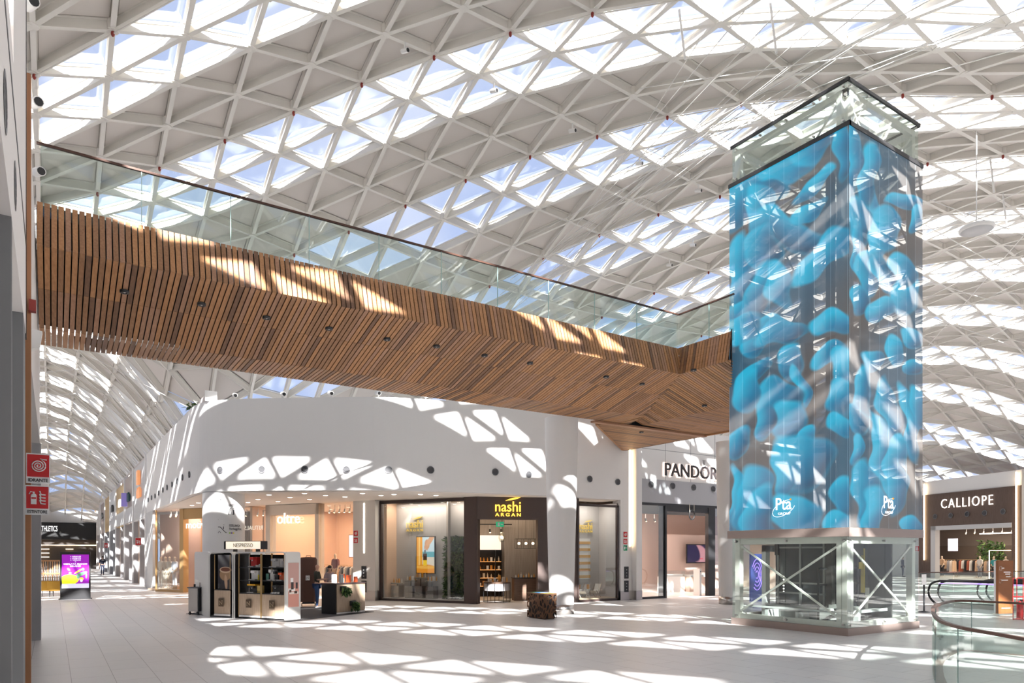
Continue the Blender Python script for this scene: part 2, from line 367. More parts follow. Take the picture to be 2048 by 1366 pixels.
# floor slab / soffit behind the fascia and terrace ledge of the upper level
sf = MB(); poly = [(p[0]+.05, p[1]+.05) for p in FASC] + [(40, 23.6), (40, 50), (5, 52)]
sf.prism([(p[0]+.2, p[1]+.2) if True else p for p in FASC] + [(23, 24.2), (23, 52)], 4.52, 4.9)
SOFM = mat('soffit_plaster', (.80, .74, .68), .85)
struct('trim_1', sf, SOFM, 'cream soffit under the curved white wall')
tp = MB(); tp.prism([(p[0]+.3, p[1]+.3) for p in FASC] + [(40, 24.2), (40, 52)], 7.55, 7.7)
struct('trim_2', tp, WHITE, 'upper terrace slab behind the white wall')
# corridor right wall, upper ledge
lw_ = MB(); lw_.box(5.6, 5.9, 32.5, 106, 7.6, 9.1)
struct('trim_3', lw_, mat('ledge_pink', (.66, .60, .58), .8), 'set-back upper ledge over the corridor shops')
# left wall beside the camera
LX = -.24
wl = MB()
wl.box(-3, LX, 6.3, 9.15, 4.55, 8.6); wl.box(-3, LX, -6, 6.3, 4.55, 5.8)
wl.box(-3, LX-.02, 9.15, 20.9, 4.9, 8.1); wl.box(-3, LX-.22, 9.15, 20.9, 0, 4.9)
wl.box(-1.2, LX, -6, 4.6, 0, 4.55)
struct('wall_left', wl, mat('left_wall_paint', (.74, .71, .69), .8), 'pale wall rising along the left edge')
pl = MB(); pl.box(-.9, LX, 8.35, 8.95, 0, 4.55); pl.box(-.9, LX, 6.0, 6.1, 0, 4.55)
struct('trim_4', pl, GREY, 'grey painted pilaster at the left edge')
pl = MB(); pl.box(-.9, LX, 20.9, 21.5, 0, 4.9)
struct('trim_5', pl, MGREY, 'grey pilaster ending the left wall')
t = MB(); t.box(LX-.2, LX+.004, -6, 9.15, 5.48, 5.53); t.box(LX-.2, LX+.006, 9.12, 9.2, 4.5, 8.6); t.box(LX-.3, LX-.2, 9.2, 20.9, 0, 4.85)
struct('trim_6', t, BLACK, 'black joint lines of the left wall')
t = MB(); t.box(LX-.2, LX+.03, 9.9, 10.05, 0, 7.8)
struct('trim_7', t, mat('copper_edge', (.42, .20, .10), .5, .3), 'copper brown vertical strip on the left wall')
# far corridor left wall and end wall
t = MB(); t.box(-9.4, -9, 21, 108, 0, 9); t.box(-9, -.6, 21.4, 21.6, 0, 8)
struct('wall_far', t, WHITE, 'far side wall of the long corridor')
t = MB(); t.box(-9, 8, 106, 106.4, 5.75, 7.4)
struct('wall_end', t, WHITE, 'white wall closing the end of the corridor')
# hall limits outside the frame so that the sun and sky fall as in a closed hall
t = MB(); t.box(-9.4, -9, -30, 21, 0, 12)
struct('wall_back_left', t, WHITE)
t = MB(); t.box(-9.4, 36, -30.4, -30, 0, 11); t.box(34, 34.4, -30, -14, 0, 11); t.box(34, 72, -14.4, -14, 0, 13)
struct('wall_back', t, WHITE)
# ------------------------------------------------------------------ Pandora wall (upper panels, grey band, pilasters)
YW = 23.55
t = MB(); t.box(22.55, 37, YW, YW+.3, 5.6, 8.1)
for x_ in (24.3, 26.05, 27.8, 29.55): t.box(x_, x_+.02, YW-.004, YW, 5.6, 8.1, 1)
t.box(22.55, 37, YW-.004, YW, 7.0, 7.02, 1)
t.box(37, 37.4, YW, 40, 0, 8.1)
struct('wall_right', t, [WHITE, GREY], 'white panelled wall with thin joints above the jewellery shop')
t = MB(); t.box(22.55, 37, YW-.02, YW+.25, 4.5, 5.6)
struct('trim_8', t, MGREY, 'grey band under the white panels')
t = MB(); t.box(21.45, 21.95, YW-.02, YW+.5, .42, 8.1); t.box(22.2, 22.55, YW-.25, YW+.3, .42, 8.1); t.box(21.95, 22.2, YW+.06, YW+.5, .42, 8.1)
struct('trim_9', t, WHITE, 'white pilaster with a recessed light strip')
t = MB(); t.box(21.44, 21.96, YW-.03, YW+.5, 0, .42); t.box(22.19, 22.56, YW-.26, YW+.3, 0, .42); t.box(21.96, 22.19, YW+.05, YW+.4, 0, .42)
struct('baseboard_front', t, INOX, 'steel plinth of the white pilaster')
o = MB().box(22.04, 22.12, YW+.02, YW+.06, 2.45, 6.9).build('light_strip', WLIGHT)
tag(o, 'tall thin glowing strip in the white pilaster right of the hair care shop', 'light')

# ================================================================== FOOTBRIDGE
YB0, YT0, YF = 14.8, 15.05, 18.8          # bottom lip, top lip, far edge
ZB, ZT, ZS = 7.6, 8.47, 6.84              # lip heights and soffit low line
XL, XC = -.24, 15.95
W1 = [wood('slat_wood_%s' % k, c1, c2, 1, 3, .55) for k, c1, c2 in (('amber', (.37, .175, .07), (.49, .25, .11)), ('brown', (.26, .125, .058), (.36, .19, .09)), ('dark', (.155, .078, .042), (.22, .115, .062)), ('rose', (.33, .17, .095), (.43, .24, .14)))]
bridge = thing('footbridge', 'timber-slatted footbridge crossing the hall above the shops to the lift tower', 'bridge', ((XL+XC)/2, YB0, ZS))
def slat(mb, pts, w, axis, th=.03):
    """a slat following the profile pts (list of world points), width w along axis"""
    a = Vector(axis)*(w/2); n = len(pts); vs_ = []
    for i, p in enumerate(pts):
        d = (Vector(pts[min(i+1, n-1)]) - Vector(pts[max(i-1, 0)])).normalized(); nn = a.normalized().cross(d)
        nn = nn if nn.z > 0 or (abs(nn.z) < .35 and nn.y > 0) else -nn
        vs_ += [Vector(p)-a, Vector(p)+a, Vector(p)+a+nn*th, Vector(p)-a+nn*th]
    fs = []
    for k in range(4): fs += [(i*4+k, i*4+(k+1) % 4, (i+1)*4+(k+1) % 4, (i+1)*4+k) for i in range(n-1)]
    fs += [(0, 1, 2, 3), tuple(range(4*n-4, 4*n))]
    mb.add(vs_, fs, random.choices((0, 1, 2, 3), (.35, .32, .13, .2))[0])
P_ = .1065
n_s = int((XC - XL)/P_)
mf, ms, mr = MB(), MB(), MB()
YM1, YM2 = 16.1, 17.5
def zs_at(y): return ZB + (ZS-ZB)*min(1, (y-YB0)/(17.6-YB0))
# the soffit stops at the mitre that runs from the inner corner back to the far edge
def mitre_x(y): return XC + (y-YB0)*(17.5-XC)/(YF-YB0) - 0.0
for i in range(n_s+16):
    x = XL + (i+.5)*P_
    if x < XC: slat(mf, [(x, YT0, ZT), (x, YB0, ZB)], P_*.79, (1, 0, 0))
    y0 = YB0 if x < XC else YB0 + (x-XC)*(YF-YB0)/(17.5-XC)
    if y0 > YF-.1: continue
    cuts = [y for y in (YB0, YM1 + (i % 3)*.0, YM2, YF) if y > y0 + .05]
    ys_ = [y0] + cuts
    for k in range(len(ys_)-1): slat(ms, [(x, ys_[k]+.006, zs_at(ys_[k])), (x, ys_[k+1]-.006, zs_at(ys_[k+1]))], P_*.79, (1, 0, 0))
    slat(mr, [(x, YF+.01, ZS), (x, YF+.12, ZS+.32)], P_*.79, (1, 0, 0))
for q in range(2):
    f_ = (q+.5)/2; x = XC + .18*f_; slat(mf, [(x, YT0, ZT), (x, YT0+(YB0-YT0)*(1-f_), ZT+(ZB-ZT)*(1-f_))], .07, (1, 0, 0))
mf.build('side_cladding', W1, bridge, False); ms.build('soffit', W1, bridge, False); mr.build('far_cladding', W1, bridge, False)
# dark carrier behind the slats, deck
dk = MB()
dk.add([(XL, YT0+.10, ZT-.02), (XC, YT0+.10, ZT-.02), (XC, YB0+.12, ZB+.06), (XL, YB0+.12, ZB+.06)], [(0, 1, 2, 3)])
dk.add([(XL, YB0+.3, ZB+.02), (XC+.2, YB0+.3, ZB+.02), (17.0, 17.6, ZS+.12), (XL, 17.6, ZS+.12)], [(0, 1, 2, 3)])
dk.add([(2.5, 17.4, ZS+.12), (17.0, 17.4, ZS+.12), (17.3, YF-.02, ZS+.12), (2.5, YF-.02, ZS+.12)], [(0, 1, 2, 3)])
dk.box(XL, XC+.8, YT0+.15, YF, 8.15, 8.3)
dk.build('deck', BLACKM, bridge, False)
# second arm: landing beside the lift and on to the wall behind
XA1 = 21.7
ma = MB(); Y = YB0 - .02
while Y > 12.98:
    slat(ma, [(XC+.18, Y, ZT), (XC, Y, ZB)], P_*.79, (0, 1, 0)); Y -= P_
for q in range(3):
    f_ = (q+.5)/3; Y = YB0 + (YT0-YB0)*f_; slat(ma, [(XC+.18, Y, ZT), (XC+.18*f_, Y, ZB+(ZT-ZB)*f_)], .07, (0, 1, 0))
ma.build('side_cladding', W1, bridge, False)
ms2 = MB(); x = XC
# soffit of the landing: slats run across (along X), bounded by the mitre
Y = 12.95 + .05
while Y < YF:
    if Y < YB0: xs0 = XC
    else: xs0 = XC + (Y-YB0)*(17.5-XC)/(YF-YB0)
    for xa, xe in ((xs0, 18.2), (18.2, 19.9), (19.9, XA1)):
        if xe > xa + .1:
            z0 = ZB + (ZS-ZB)*min(1, (xa-XC)/2.4); z1 = ZB + (ZS-ZB)*min(1, (xe-XC)/2.4)
            lim = XC + .05 + (Y-12.95)*1.2
            if Y < 14.05:
                if xa > lim-.05: continue
                xe = min(xe, lim); z1 = ZB + (ZS-ZB)*min(1, (xe-XC)/2.4)
            slat(ms2, [(xa, Y, z0), (xe, Y, z1)], P_*.79, (0, 1, 0))
    Y += P_
Y = YF + .14; ms3 = MB()
while Y < 23.5:
    xs0 = 16.5 + max(0, Y-19.3)*(XA1-16.5)/4.3
    if XA1 - xs0 > .15: slat(ms3, [(xs0, Y, ZS-.05), (XA1, Y, ZS-.05)], P_*.79, (0, 1, 0))
    Y += P_
g = MB(); g.box(15.9, XA1, YF-.03, YF+.2, ZS-.075, ZS-.01); g.build('soffit_joint_board', W1[3], bridge, False)
ms2.build('landing_soffit', W1, bridge, False); ms3.build('rear_soffit', W1, bridge, False)
dk = MB(); dk.prism([(16.6, 19.4), (XA1, 23.5), (XA1, 19.0), (16.6, 19.0)], ZS+.03, ZS+.3); dk.prism([(XC+.3, 13.25), (17.2, 14.02), (XA1, 14.05), (XA1, YF), (XC+1.7, YF), (XC+.3, 14.9)], ZB+.15, 8.3)
dk.wall([(XC+.0, 12.93), (17.22, 14.0)], ZB-.1, ZT, -.03); dk.build('deck_end', BLACKM, bridge, False)
sk = MB(); sk.wall([(XA1, 23.5), (XA1, 14.05)], ZS-.05, 8.4, -.1); sk.wall([(16.5, 19.3), (XA1, 23.55)], ZS-.05, 8.0, .1); sk.build('edge_board', W1[0], bridge, False)
# underside downlights (black round spots)
def downlight(p, parent, r=.085):
    n = MB(); n.lathe([(r*.45, -.012), (r*.5, -.03), (r, -.03), (r, .02)], 16); n.v = [(v[0]+p[0], v[1]+p[1], v[2]+p[2]) for v in n.v]
    o = n.build('downlight', [BLACK], parent, False)
    e = MB(); e.ell((p[0], p[1], p[2]-.02), (r*.3, r*.3, .012), 10, 4); e.build('lens', MATS.get('dim_lens') or mat('dim_lens', (.7, .65, .6), .2), o, False)
for px, py in ((249, 611), (403, 636), (533, 660), (658, 681), (774, 701), (873, 716), (969, 733), (1060, 748), (1212, 774), (1284, 787)):
    p = onv(px, py, (0, 16.75), (1, 0)); z = zs_at(16.75); p = atz(px, py, z); p = Vector((p.x, p.y, zs_at(p.y)-.01)); downlight(p, bridge)
for px, py in ((1387, 765), (1409, 798)):
    p = atz(px, py, 7.2); downlight((p.x, p.y, 7.2 if False else ZB+(ZS-ZB)*min(1, max(0, (p.x-XC)/2.4))-.03), bridge)
p = atz(1283, 864, ZS-.06); downlight(p, bridge)
# glass parapet with handrail
ZH = 9.53
x = XL + .05; k = 0
edges = [XL+.05 + 1.62*i for i in range(10)] + [XC+.215]
for i in range(len(edges)-1):
    g = MB(); g.box(edges[i]+.01, edges[i+1]-.01, YT0+.03, YT0+.045, ZT-.25, ZH-.02); g.build('glass_panel', GLASS_B, bridge, False)
    if i: MB().box(edges[i]-.006, edges[i]+.006, YT0+.028, YT0+.047, ZT-.05, ZH-.02).build('panel_edge', mat('glass_edge', (.35, .55, .52), .3), bridge, False)
ye = [YT0+.03, 13.9, 13.0]
for i in range(2):
    MB().box(XC+.2, XC+.215, ye[i+1]+.01, ye[i]-.01, ZT-.25, ZH-.02).build('glass_panel', GLASS_B, bridge, False)
MB().box(XC+.198, XC+.217, 13.893, 13.907, ZT-.05, ZH-.02).build('panel_edge', MATS['glass_edge'], bridge, False)
hr = MB(); hr.beam((XL, YT0+.04, ZH), (XC+.21, YT0+.04, ZH), .05, .04); hr.beam((XC+.21, YT0+.04, ZH), (XC+.21, 13.0, ZH), .05, .04)
hr.beam((XL, YF-.05, ZH), (16.2, YF-.05, ZH), .05, .04)
hr.build('handrail', RAIL, bridge, False)

# ================================================================== COLUMNS
def column(px, pyb, ztop, r0, r1, label, hb=.33):
    b_ = gnd(px, pyb); t = thing('round_column', label, 'column', (b_.x, b_.y, 0))
    MB().lathe([(r0*1.01, hb), (r0*1.01, hb), (r1, ztop)], 40).build('shaft', WHITE, t)
    MB().lathe([(0, 0), (r0*1.04, 0), (r0*1.04, hb), (r0*.98, hb)], 40).build('steel_base', INOX, t)
    return t
column(1123, 1227, ZS+.1, .435, .60, 'white tapering round column under the footbridge, nearest to the patterned bin')
column(1459, 1208, ZS-.03, .43, .56, 'white round column half hidden behind the left edge of the lift tower')
# ================================================================== LIFT TOWER
X0, X1, Y0, Y1 = 17.28, 20.85, 10.28, 13.95
ZC0, ZC1, ZSC, ZG = 2.6, 2.83, 13.25, 14.52
tw = thing('lift_tower', 'tall glass lift tower wrapped in a big blue picture screen', 'lift tower', ((X0+X1)/2, (Y0+Y1)/2, 0))
MB().box(X0-.03, X1+.03, Y0-.03, Y1+.03, 0, .2).build('plinth', BRONZE, tw, False)
MB().box(X0-.11, X1+.11, Y0-.11, Y1+.11, ZC0, ZC1).build('collar', BRONZE, tw, False)
PW = .17
for x in (X0+.05, X1-.05-PW):
    for y in (Y0+.05, Y1-.05-PW):
        if x < X0+1 and y < Y0+1:
            MB().box(x, x+PW, y+.16, y+.16+PW*.8, .2, ZG-.15).box(x+.16, x+.16+PW*.8, y, y+PW, .2, ZG-.15).box(x, x+.14, y, y+.14, .2, ZC0).build('post', STEEL_W, tw, False)
        else: MB().box(x, x+PW, y, y+PW, .2, ZG-.15).build('post', STEEL_W, tw, False)
def ring(z, h, name='ring_beam', ins=.06):
    g = MB()
    g.box(X0+ins, X1-ins, Y0+ins, Y0+ins+.12, z, z+h); g.box(X0+ins, X1-ins, Y1-ins-.12, Y1-ins, z, z+h)
    g.box(X0+ins, X0+ins+.12, Y0+ins, Y1-ins, z, z+h); g.box(X1-ins-.12, X1-ins, Y0+ins, Y1-ins, z, z+h); g.build(name, STEEL_W, tw, False)
for z, h in ((.2, .14), (2.42, .18), (5.4, .16), (8.0, .16), (10.6, .16), (12.9, .2), (14.2, .16)): ring(z, h)
def xbrace(z0, z1, fl, w=.055, only=None):
    for side in (only or (0, 1, 2, 3)):
        if side == 0: a, b = (X0+.32, Y0+.1), (X1-.22, Y0+.1)
        elif side == 1: a, b = (X0+.1, Y1-.22), (X0+.1, Y0+.32)
        elif side == 2: a, b = (X1-.1, Y0+.2), (X1-.1, Y1-.2)
        else: a, b = (X0+.2, Y1-.1), (X1-.2, Y1-.1)
        n = (0, .05, 0) if side in (0, 3) else (.05, 0, 0)
        for p, q in (((a[0], a[1], z0), (b[0], b[1], z1)), ((a[0]+n[0]*.8, a[1]+n[1]*.8, z1), (b[0]+n[0]*.8, b[1]+n[1]*.8, z0))):
            g = MB(); g.beam(p, q, .03, w, up=(n[1]*20, n[0]*20, .01) if False else (0, 0, 1))
            for e in (p, q):
                g.box(e[0]-.07, e[0]+.07, e[1]-.07, e[1]+.07, e[2]-.07, e[2]+.07) if False else g.ell(e, (.06, .06, .06), 8, 6)
            g.build('brace', STEEL_W, tw, False)
xbrace(.42, 2.36, 0, only=(0, 1)); xbrace(11.0, 14.1, 0, .05, only=(0, 1, 2, 3)); xbrace(5.6, 10.5, 0, .05, only=(2, 3))
# glass: base, crown (three or four panes a side) with point fixings
def pane(side, a, b, z0, z1, nm='glass_pane', M=GLASS_L):
    g = MB()
    if side == 'left': g.box(X0-.015, X0, a, b, z0, z1)
    elif side == 'front': g.box(a, b, Y0-.015, Y0, z0, z1)
    elif side == 'right': g.box(X1, X1+.015, a, b, z0, z1)
    else: g.box(a, b, Y1, Y1+.015, z0, z1)
    return g.build(nm, M, tw, False)
for side, a, b in (('left', Y0, Y1), ('front', X0, X1), ('right', Y0, Y1), ('back', X0, X1)):
    n = 2 if side in ('left', 'front') else 2
    for i in range(n): pane(side, a+(b-a)*i/n+.006, a+(b-a)*(i+1)/n-.006, .2, ZC0)
    n = 4
    for i in range(n): pane(side, a+(b-a)*i/n+.006, a+(b-a)*(i+1)/n-.006, ZSC+.12, ZG)
for i in range(5):
    for z in (.28, 2.5, 13.5, 14.4):
        if i in (1, 3) and z < 3: continue
        MB().cyl((X0-.03, Y0+.12+(Y1-Y0-.24)*i/4, z), (X0+.05, Y0+.12+(Y1-Y0-.24)*i/4, z), .03, n=8).build('glass_fixing', INOX, tw, False)
        MB().cyl((X0+.12+(X1-X0-.24)*i/4, Y0-.03, z), (X0+.12+(X1-X0-.24)*i/4, Y0+.05, z), .03, n=8).build('glass_fixing', INOX, tw, False)
g = MB(); g.box(X0-.01, X1+.01, Y0-.01, Y1+.01, ZG, ZG+.02); g.build('glass_roof', GLASS_L, tw, False)
g = MB()
for (x0, x1, y0, y1) in ((X0-.05, X1+.02, Y0-.06, Y0-.01), (X0-.06, X0-.01, Y0-.06, Y1+.05), (X1+.0, X1+.05, Y0-.05, Y1+.05)): g.box(x0, x1, y0, y1, ZG-.07, ZG+.02)
g.build('crown_trim', BLACK, tw, False)
g = MB(); g.box(X0-.10, X1+.10, Y0-.11, Y0-.02, ZSC, ZSC+.12); g.box(X0-.11, X0-.02, Y0-.11, Y1+.08, ZSC, ZSC+.12); g.box(X1+.02, X1+.1, Y0-.1, Y1+.08, ZSC, ZSC+.12)
g.build('screen_rail', BLACK, tw, False)
# the lift's car, shaft and machinery seen through the glass
g = MB()
for x, y in ((X0+1.0, Y0+1.1), (X1-.9, Y0+1.1), (X1-.9, Y1-.8)): g.box(x-.09, x+.09, y-.09, y+.09, .2, 12.8)
g.box(X0+.95, X1-.85, Y0+1.02, Y0+1.1, 2.1, 2.55); g.box(X0+1.0, X1-.9, Y1-.85, Y1-.75, 2.1, 2.55)
g.build('shaft_frame', mat('shaft_dark', (.05, .045, .042), .6), tw, False)
g = MB(); g.box(X0+1.1, X1-.6, Y0+1.3, Y1-.75, .3, 2.5); g.build('lift_car', mat('car_dark_glass', (.035, .04, .045), .12), tw, False)
g = MB()
for q in range(6): g.cyl((X0+1.085, Y1-1.0-.0, 1.0+q*.09), (X0+1.1, Y1-1.0, 1.0+q*.09), .02, n=8); g.cyl((X0+1.95, Y0+1.285, 1.0+q*.09), (X0+1.95, Y0+1.3, 1.0+q*.09), .02, n=8); g.cyl((X0+2.08, Y0+1.285, 1.0+q*.09), (X0+2.08, Y0+1.3, 1.0+q*.09), .02, n=8)
g.build('call_button', CLIGHT, tw, False)
g = MB()
for z in (.35, .95, 1.25, 2.3): g.box(X0+1.08, X0+1.1, Y0+1.3, Y1-.75, z, z+.05); g.box(X0+1.1, X1-1.0, Y0+1.28, Y0+1.3, z, z+.05)
for q in (.0, .75, 1.5): g.box(X0+1.06, X0+1.1, Y0+1.32+q*1.0, Y0+1.38+q*1.0, .3, 2.5); g.box(X0+1.15+q, X0+1.21+q, Y0+1.26, Y0+1.3, .3, 2.5)
g.build('car_frame', mat('car_frame_grey', (.30, .30, .29), .4, .5), tw, False)
g = MB(); g.box(X0+.25, X0+.3, Y0+.5, Y1-.4, .55, .6); g.box(X0+.25, X0+.9, Y0+1.6, Y0+1.7, .2, .5); g.box(X0+.25, X0+.9, Y0+2.6, Y0+2.7, .2, .5); g.box(X0+.5, X1-.5, Y0+.45, Y0+.5, .5, .58); g.box(X0+1.2, X0+1.3, Y0+.4, Y0+.9, .2, .5); g.build('buffer_rail', LGREY, tw, False)
g = MB(); g.box(X1-.8, X1-.72, Y0+.35, Y0+1.3, .2, 2.5); g.build('shaft_side_panel', mat('shaft_panel_dark', (.03, .028, .027), .4), tw, False)
g = MB(); g.box(X0+.75, X1-1.4, Y0+.95, Y1-.6, .2, .62); g.box(X0+.6, X1-.4, Y0+.7, Y0+.78, .5, .56); g.box(X0+.9, X0+1.4, Y0+.8, Y0+1.1, .62, .72)
g.build('pit_machinery', mat('machine_grey', (.25, .25, .24), .5), tw, False)
g = MB()
for z in (1.25, 1.7): g.box(X0+.5, X1-.5, Y0+1.15, Y0+1.19, z, z+.05)
for i in range(4): g.box(X0+.5+i*.85, X0+.55+i*.85, Y0+1.15, Y0+1.19, .2, 1.75)
g.build('pit_railing', BLACK, tw, False)
g = MB(); g.box(X0+1.4, X0+2.0, Y1-.55, Y1-.5, .25, 2.2); g.box(X0+2.1, X0+2.7, Y1-.55, Y1-.5, .25, 2.2); g.build('lift_door', mat('door_glass_dark', (.06, .07, .08), .15), tw, False)
g = MB(); g.box(X0+.75, X0+2.9, Y1-.62, Y1-.48, 2.2, 2.4); g.box(X0+.75, X0+.95, Y1-.62, Y1-.48, .2, 2.4); g.build('door_frame', LGREY, tw, False)
g = MB(); g.box(X0+2.6, X0+2.63, Y0+.9, Y0+1.12, .9, 1.15); g.box(X0+1.55, X0+1.85, Y0+1.13, Y0+1.145, 1.4, 1.62); g.build('notice', mat('paper', (.85, .84, .8), .7), tw, False)
g = MB(); g.box(X1-1.05, X1-1.0, Y0+1.0, Y0+1.1, 1.0, 2.3); g.box(X1-1.3, X1-1.1, Y0+1.0, Y0+1.02, 1.7, 1.9); g.build('warning_strip', mat('warning_yellow', (.75, .55, .05), .5), tw, False)
# ---- the picture screen
def blobs(lst, off, sc): return [((off[0]+c[0]/sc), (off[1]+c[1]/sc), c[2]/sc, c[3]/sc, c[4]) for c in lst]
BL = blobs([(80, 500, 90, 200, 20), (250, 420, 110, 160, 30), (420, 290, 170, 80, -30), (600, 150, 160, 90, -35), (770, 200, 45, 190, 5), (560, 420, 45, 140, 50), (215, 580, 80, 150, -10), (400, 720, 220, 95, 25), (560, 590, 110, 50, -20),
  (100, 960, 75, 220, 5), (250, 850, 95, 140, 0), (640, 880, 220, 90, -40), (100, 1230, 110, 60, -10), (230, 1130, 90, 170, 10), (350, 1080, 85, 130, -15), (110, 1330, 120, 60, -10), (350, 1345, 150, 50, 0), (690, 1330, 140, 70, 0)], (1450, 240), 3.2525) + \
  blobs([(160, 150, 70, 80, 0), (330, 90, 150, 60, -20), (120, 40, 120, 70, -30), (680, 230, 120, 55, -25), (430, 250, 72, 110, 5), (480, 400, 30, 130, -15), (200, 330, 95, 55, -20), (330, 500, 130, 100, -20), (150, 440, 70, 130, 15), (410, 640, 110, 130, 0), (250, 660, 60, 110, -15),
  (750, 300, 60, 120, 20), (740, 500, 85, 110, 0), (90, 760, 70, 90, 0), (740, 680, 70, 60, 0), (540, 720, 40, 70, 30), (500, 900, 155, 165, 0), (370, 980, 70, 150, 0), (60, 1150, 35, 230, 5), (170, 1130, 100, 190, 5), (450, 1230, 130, 120, 0), (220, 1250, 90, 170, 0), (760, 1130, 60, 130, 15), (700, 1310, 90, 70, -20)], (1450, 640), 3.1775)
BR = blobs([(830, 230, 45, 230, 0), (1180, 540, 120, 45, 0), (960, 600, 45, 280, -8), (935, 330, 55, 190, 0), (870, 650, 70, 150, 0), (1030, 720, 90, 150, -20), (1240, 640, 40, 90, 0), (870, 850, 35, 200, -12), (960, 880, 80, 55, 0), (930, 980, 55, 130, 0), (1030, 1010, 52, 140, -15), (1170, 1150, 90, 120, 0), (1150, 990, 65, 100, 0), (860, 1160, 55, 90, 0), (1010, 1230, 100, 60, 20)], (1450, 240), 3.2525) + \
  blobs([(920, 240, 60, 60, 0), (1050, 620, 55, 220, -10), (1060, 220, 48, 90, 0), (1170, 120, 55, 60, 0), (1200, 300, 70, 45, 0), (1000, 900, 45, 320, -12), (880, 430, 50, 150, -10), (840, 620, 50, 90, 0), (830, 810, 35, 90, 0), (1180, 660, 45, 220, -10), (1220, 550, 45, 120, 0), (1110, 860, 60, 110, 0), (1080, 1050, 55, 200, 0), (900, 1100, 75, 210, 0), (935, 1220, 65, 170, 0), (1210, 1310, 60, 60, 0)], (1450, 640), 3.1775)
def ink(fx, fy, bl):
    """the picture: glossy blue rounded forms on a warm grey ground (pixel grids fx, fy of the photographed picture)"""
    col = np.zeros(fx.shape + (3,)); g = .5+.5*np.sin(fx*.02+fy*.013)
    col[:] = np.array((.075, .068, .066)); col += (g[..., None]*np.array((-.05, .02, .08)))
    col = np.maximum(col, .02)
    wx = fx + 8*np.sin(fy*.045+fx*.02) + 3*np.sin(fy*.11); wy = fy + 8*np.sin(fx*.05) + 3*np.sin(fx*.11+1)
    for i, (cx, cy, rx, ry, an) in enumerate(bl):
        th = math.radians(an); dx, dy = wx-cx, wy-cy; rx, ry = rx*1.2, ry*1.15
        u = (dx*math.cos(th)+dy*math.sin(th))/rx; v = (-dx*math.sin(th)+dy*math.cos(th))/ry
        r = np.sqrt(u*u+v*v); a = np.clip((1.06-r)/.16, 0, 1)
        n_ = (u*.75 + v*.6 + .25*np.sin(i*2.1)); t = np.clip(.42+.62*n_, 0, 1)
        rim = np.clip((r-.62)/.38, 0, 1)**2*.35
        lit = np.array((0.0, .41, .64)); mid = np.array((.0, .18, .35)); dk_ = np.array((.012, .05, .11))
        c = np.where(t[..., None] < .5, lit*(1-t[..., None]*2)+mid*t[..., None]*2, mid*(2-2*t[..., None])+dk_*(2*t[..., None]-1))
        c = c*(1-rim[..., None]) + lit*rim[..., None]*1.05
        col = col*(1-a[..., None]) + c*a[..., None]
    return col
m, nt, b = bsdf('led_mesh_screen')
a_ = nt.nodes.new('ShaderNodeVertexColor'); a_.layer_name = 'picture'
tcn = nt.nodes.new('ShaderNodeTexCoord'); sp = nt.nodes.new('ShaderNodeSeparateXYZ'); ad = nt.nodes.new('ShaderNodeMath'); md = nt.nodes.new('ShaderNodeMath'); lt = nt.nodes.new('ShaderNodeMath')
nt.links.new(tcn.outputs['Object'], sp.inputs[0]); nt.links.new(sp.outputs['X'], ad.inputs[0]); nt.links.new(sp.outputs['Y'], ad.inputs[1])
ad.operation = 'ADD'; md.operation = 'PINGPONG'; md.inputs[1].default_value = .235; lt.operation = 'LESS_THAN'; lt.inputs[1].default_value = .008
nt.links.new(ad.outputs[0], md.inputs[0]); nt.links.new(md.outputs[0], lt.inputs[0])
mxc = nt.nodes.new('ShaderNodeMixRGB'); mxc.inputs['Color1'].default_value = (.082, .074, .068, 1); mxc.inputs['Color2'].default_value = (.20, .23, .245, 1)
nt.links.new(lt.outputs[0], mxc.inputs['Fac']); nt.links.new(mxc.outputs[0], b.inputs['Base Color'])
nt.links.new(a_.outputs['Color'], b.inputs['Emission Color']); b.inputs['Emission Strength'].default_value = 1.0; b.inputs['Roughness'].default_value = .6; b.inputs['Specular IOR Level'].default_value = .25
tr_ = nt.nodes.new('ShaderNodeBsdfTransparent'); ms_ = nt.nodes.new('ShaderNodeMixShader'); ms_.inputs['Fac'].default_value = .86
out = nt.nodes['Material Output']; nt.links.new(tr_.outputs[0], ms_.inputs[1]); nt.links.new(b.outputs[0], ms_.inputs[2]); nt.links.new(ms_.outputs[0], out.inputs['Surface'])
LED = m
def proj(P):
    d = P[..., 0]*FX + P[..., 1]*FY; l = P[..., 0]*RX + P[..., 1]*RY
    return 1024 + FPX*l/d, HOR - FPX*(P[..., 2]-EYE)/d
def screen(name, A, B, z0, z1, bl, label):
    nx, nz = 130, 370
    s = np.linspace(0, 1, nx); z = np.linspace(z0, z1, nz); S_, Z = np.meshgrid(s, z, indexing='ij')
    P = np.stack([A[0]+(B[0]-A[0])*S_, A[1]+(B[1]-A[1])*S_, Z], -1); fx, fy = proj(P)
    c = ink(fx, fy, bl); mb = MB(); mb.v = [tuple(p) for p in P.reshape(-1, 3)]
    mb.f = [(i*nz+j, (i+1)*nz+j, (i+1)*nz+j+1, i*nz+j+1) for i in range(nx-1) for j in range(nz-1)]; mb.m = [0]*len(mb.f); mb.sm = [False]*len(mb.f)
    mb.c = np.c_[c.reshape(-1, 3), np.ones(nx*nz)]
    o = mb.build(name, LED, tw, False); o['label'] = label; return o
screen('picture_screen', (X0-.09, Y1+.05), (X0-.09, Y0-.09), ZC1+.005, ZSC, BL, 'left face of the screen with blue rounded forms')
screen('picture_screen', (X0-.085, Y0-.09), (X1+.08, Y0-.09), ZC1+.005, ZSC, BR, 'right face of the screen with blue rounded forms')
LOGO = mat('logo_white', (.9, .93, .97), .5, 0, .8)
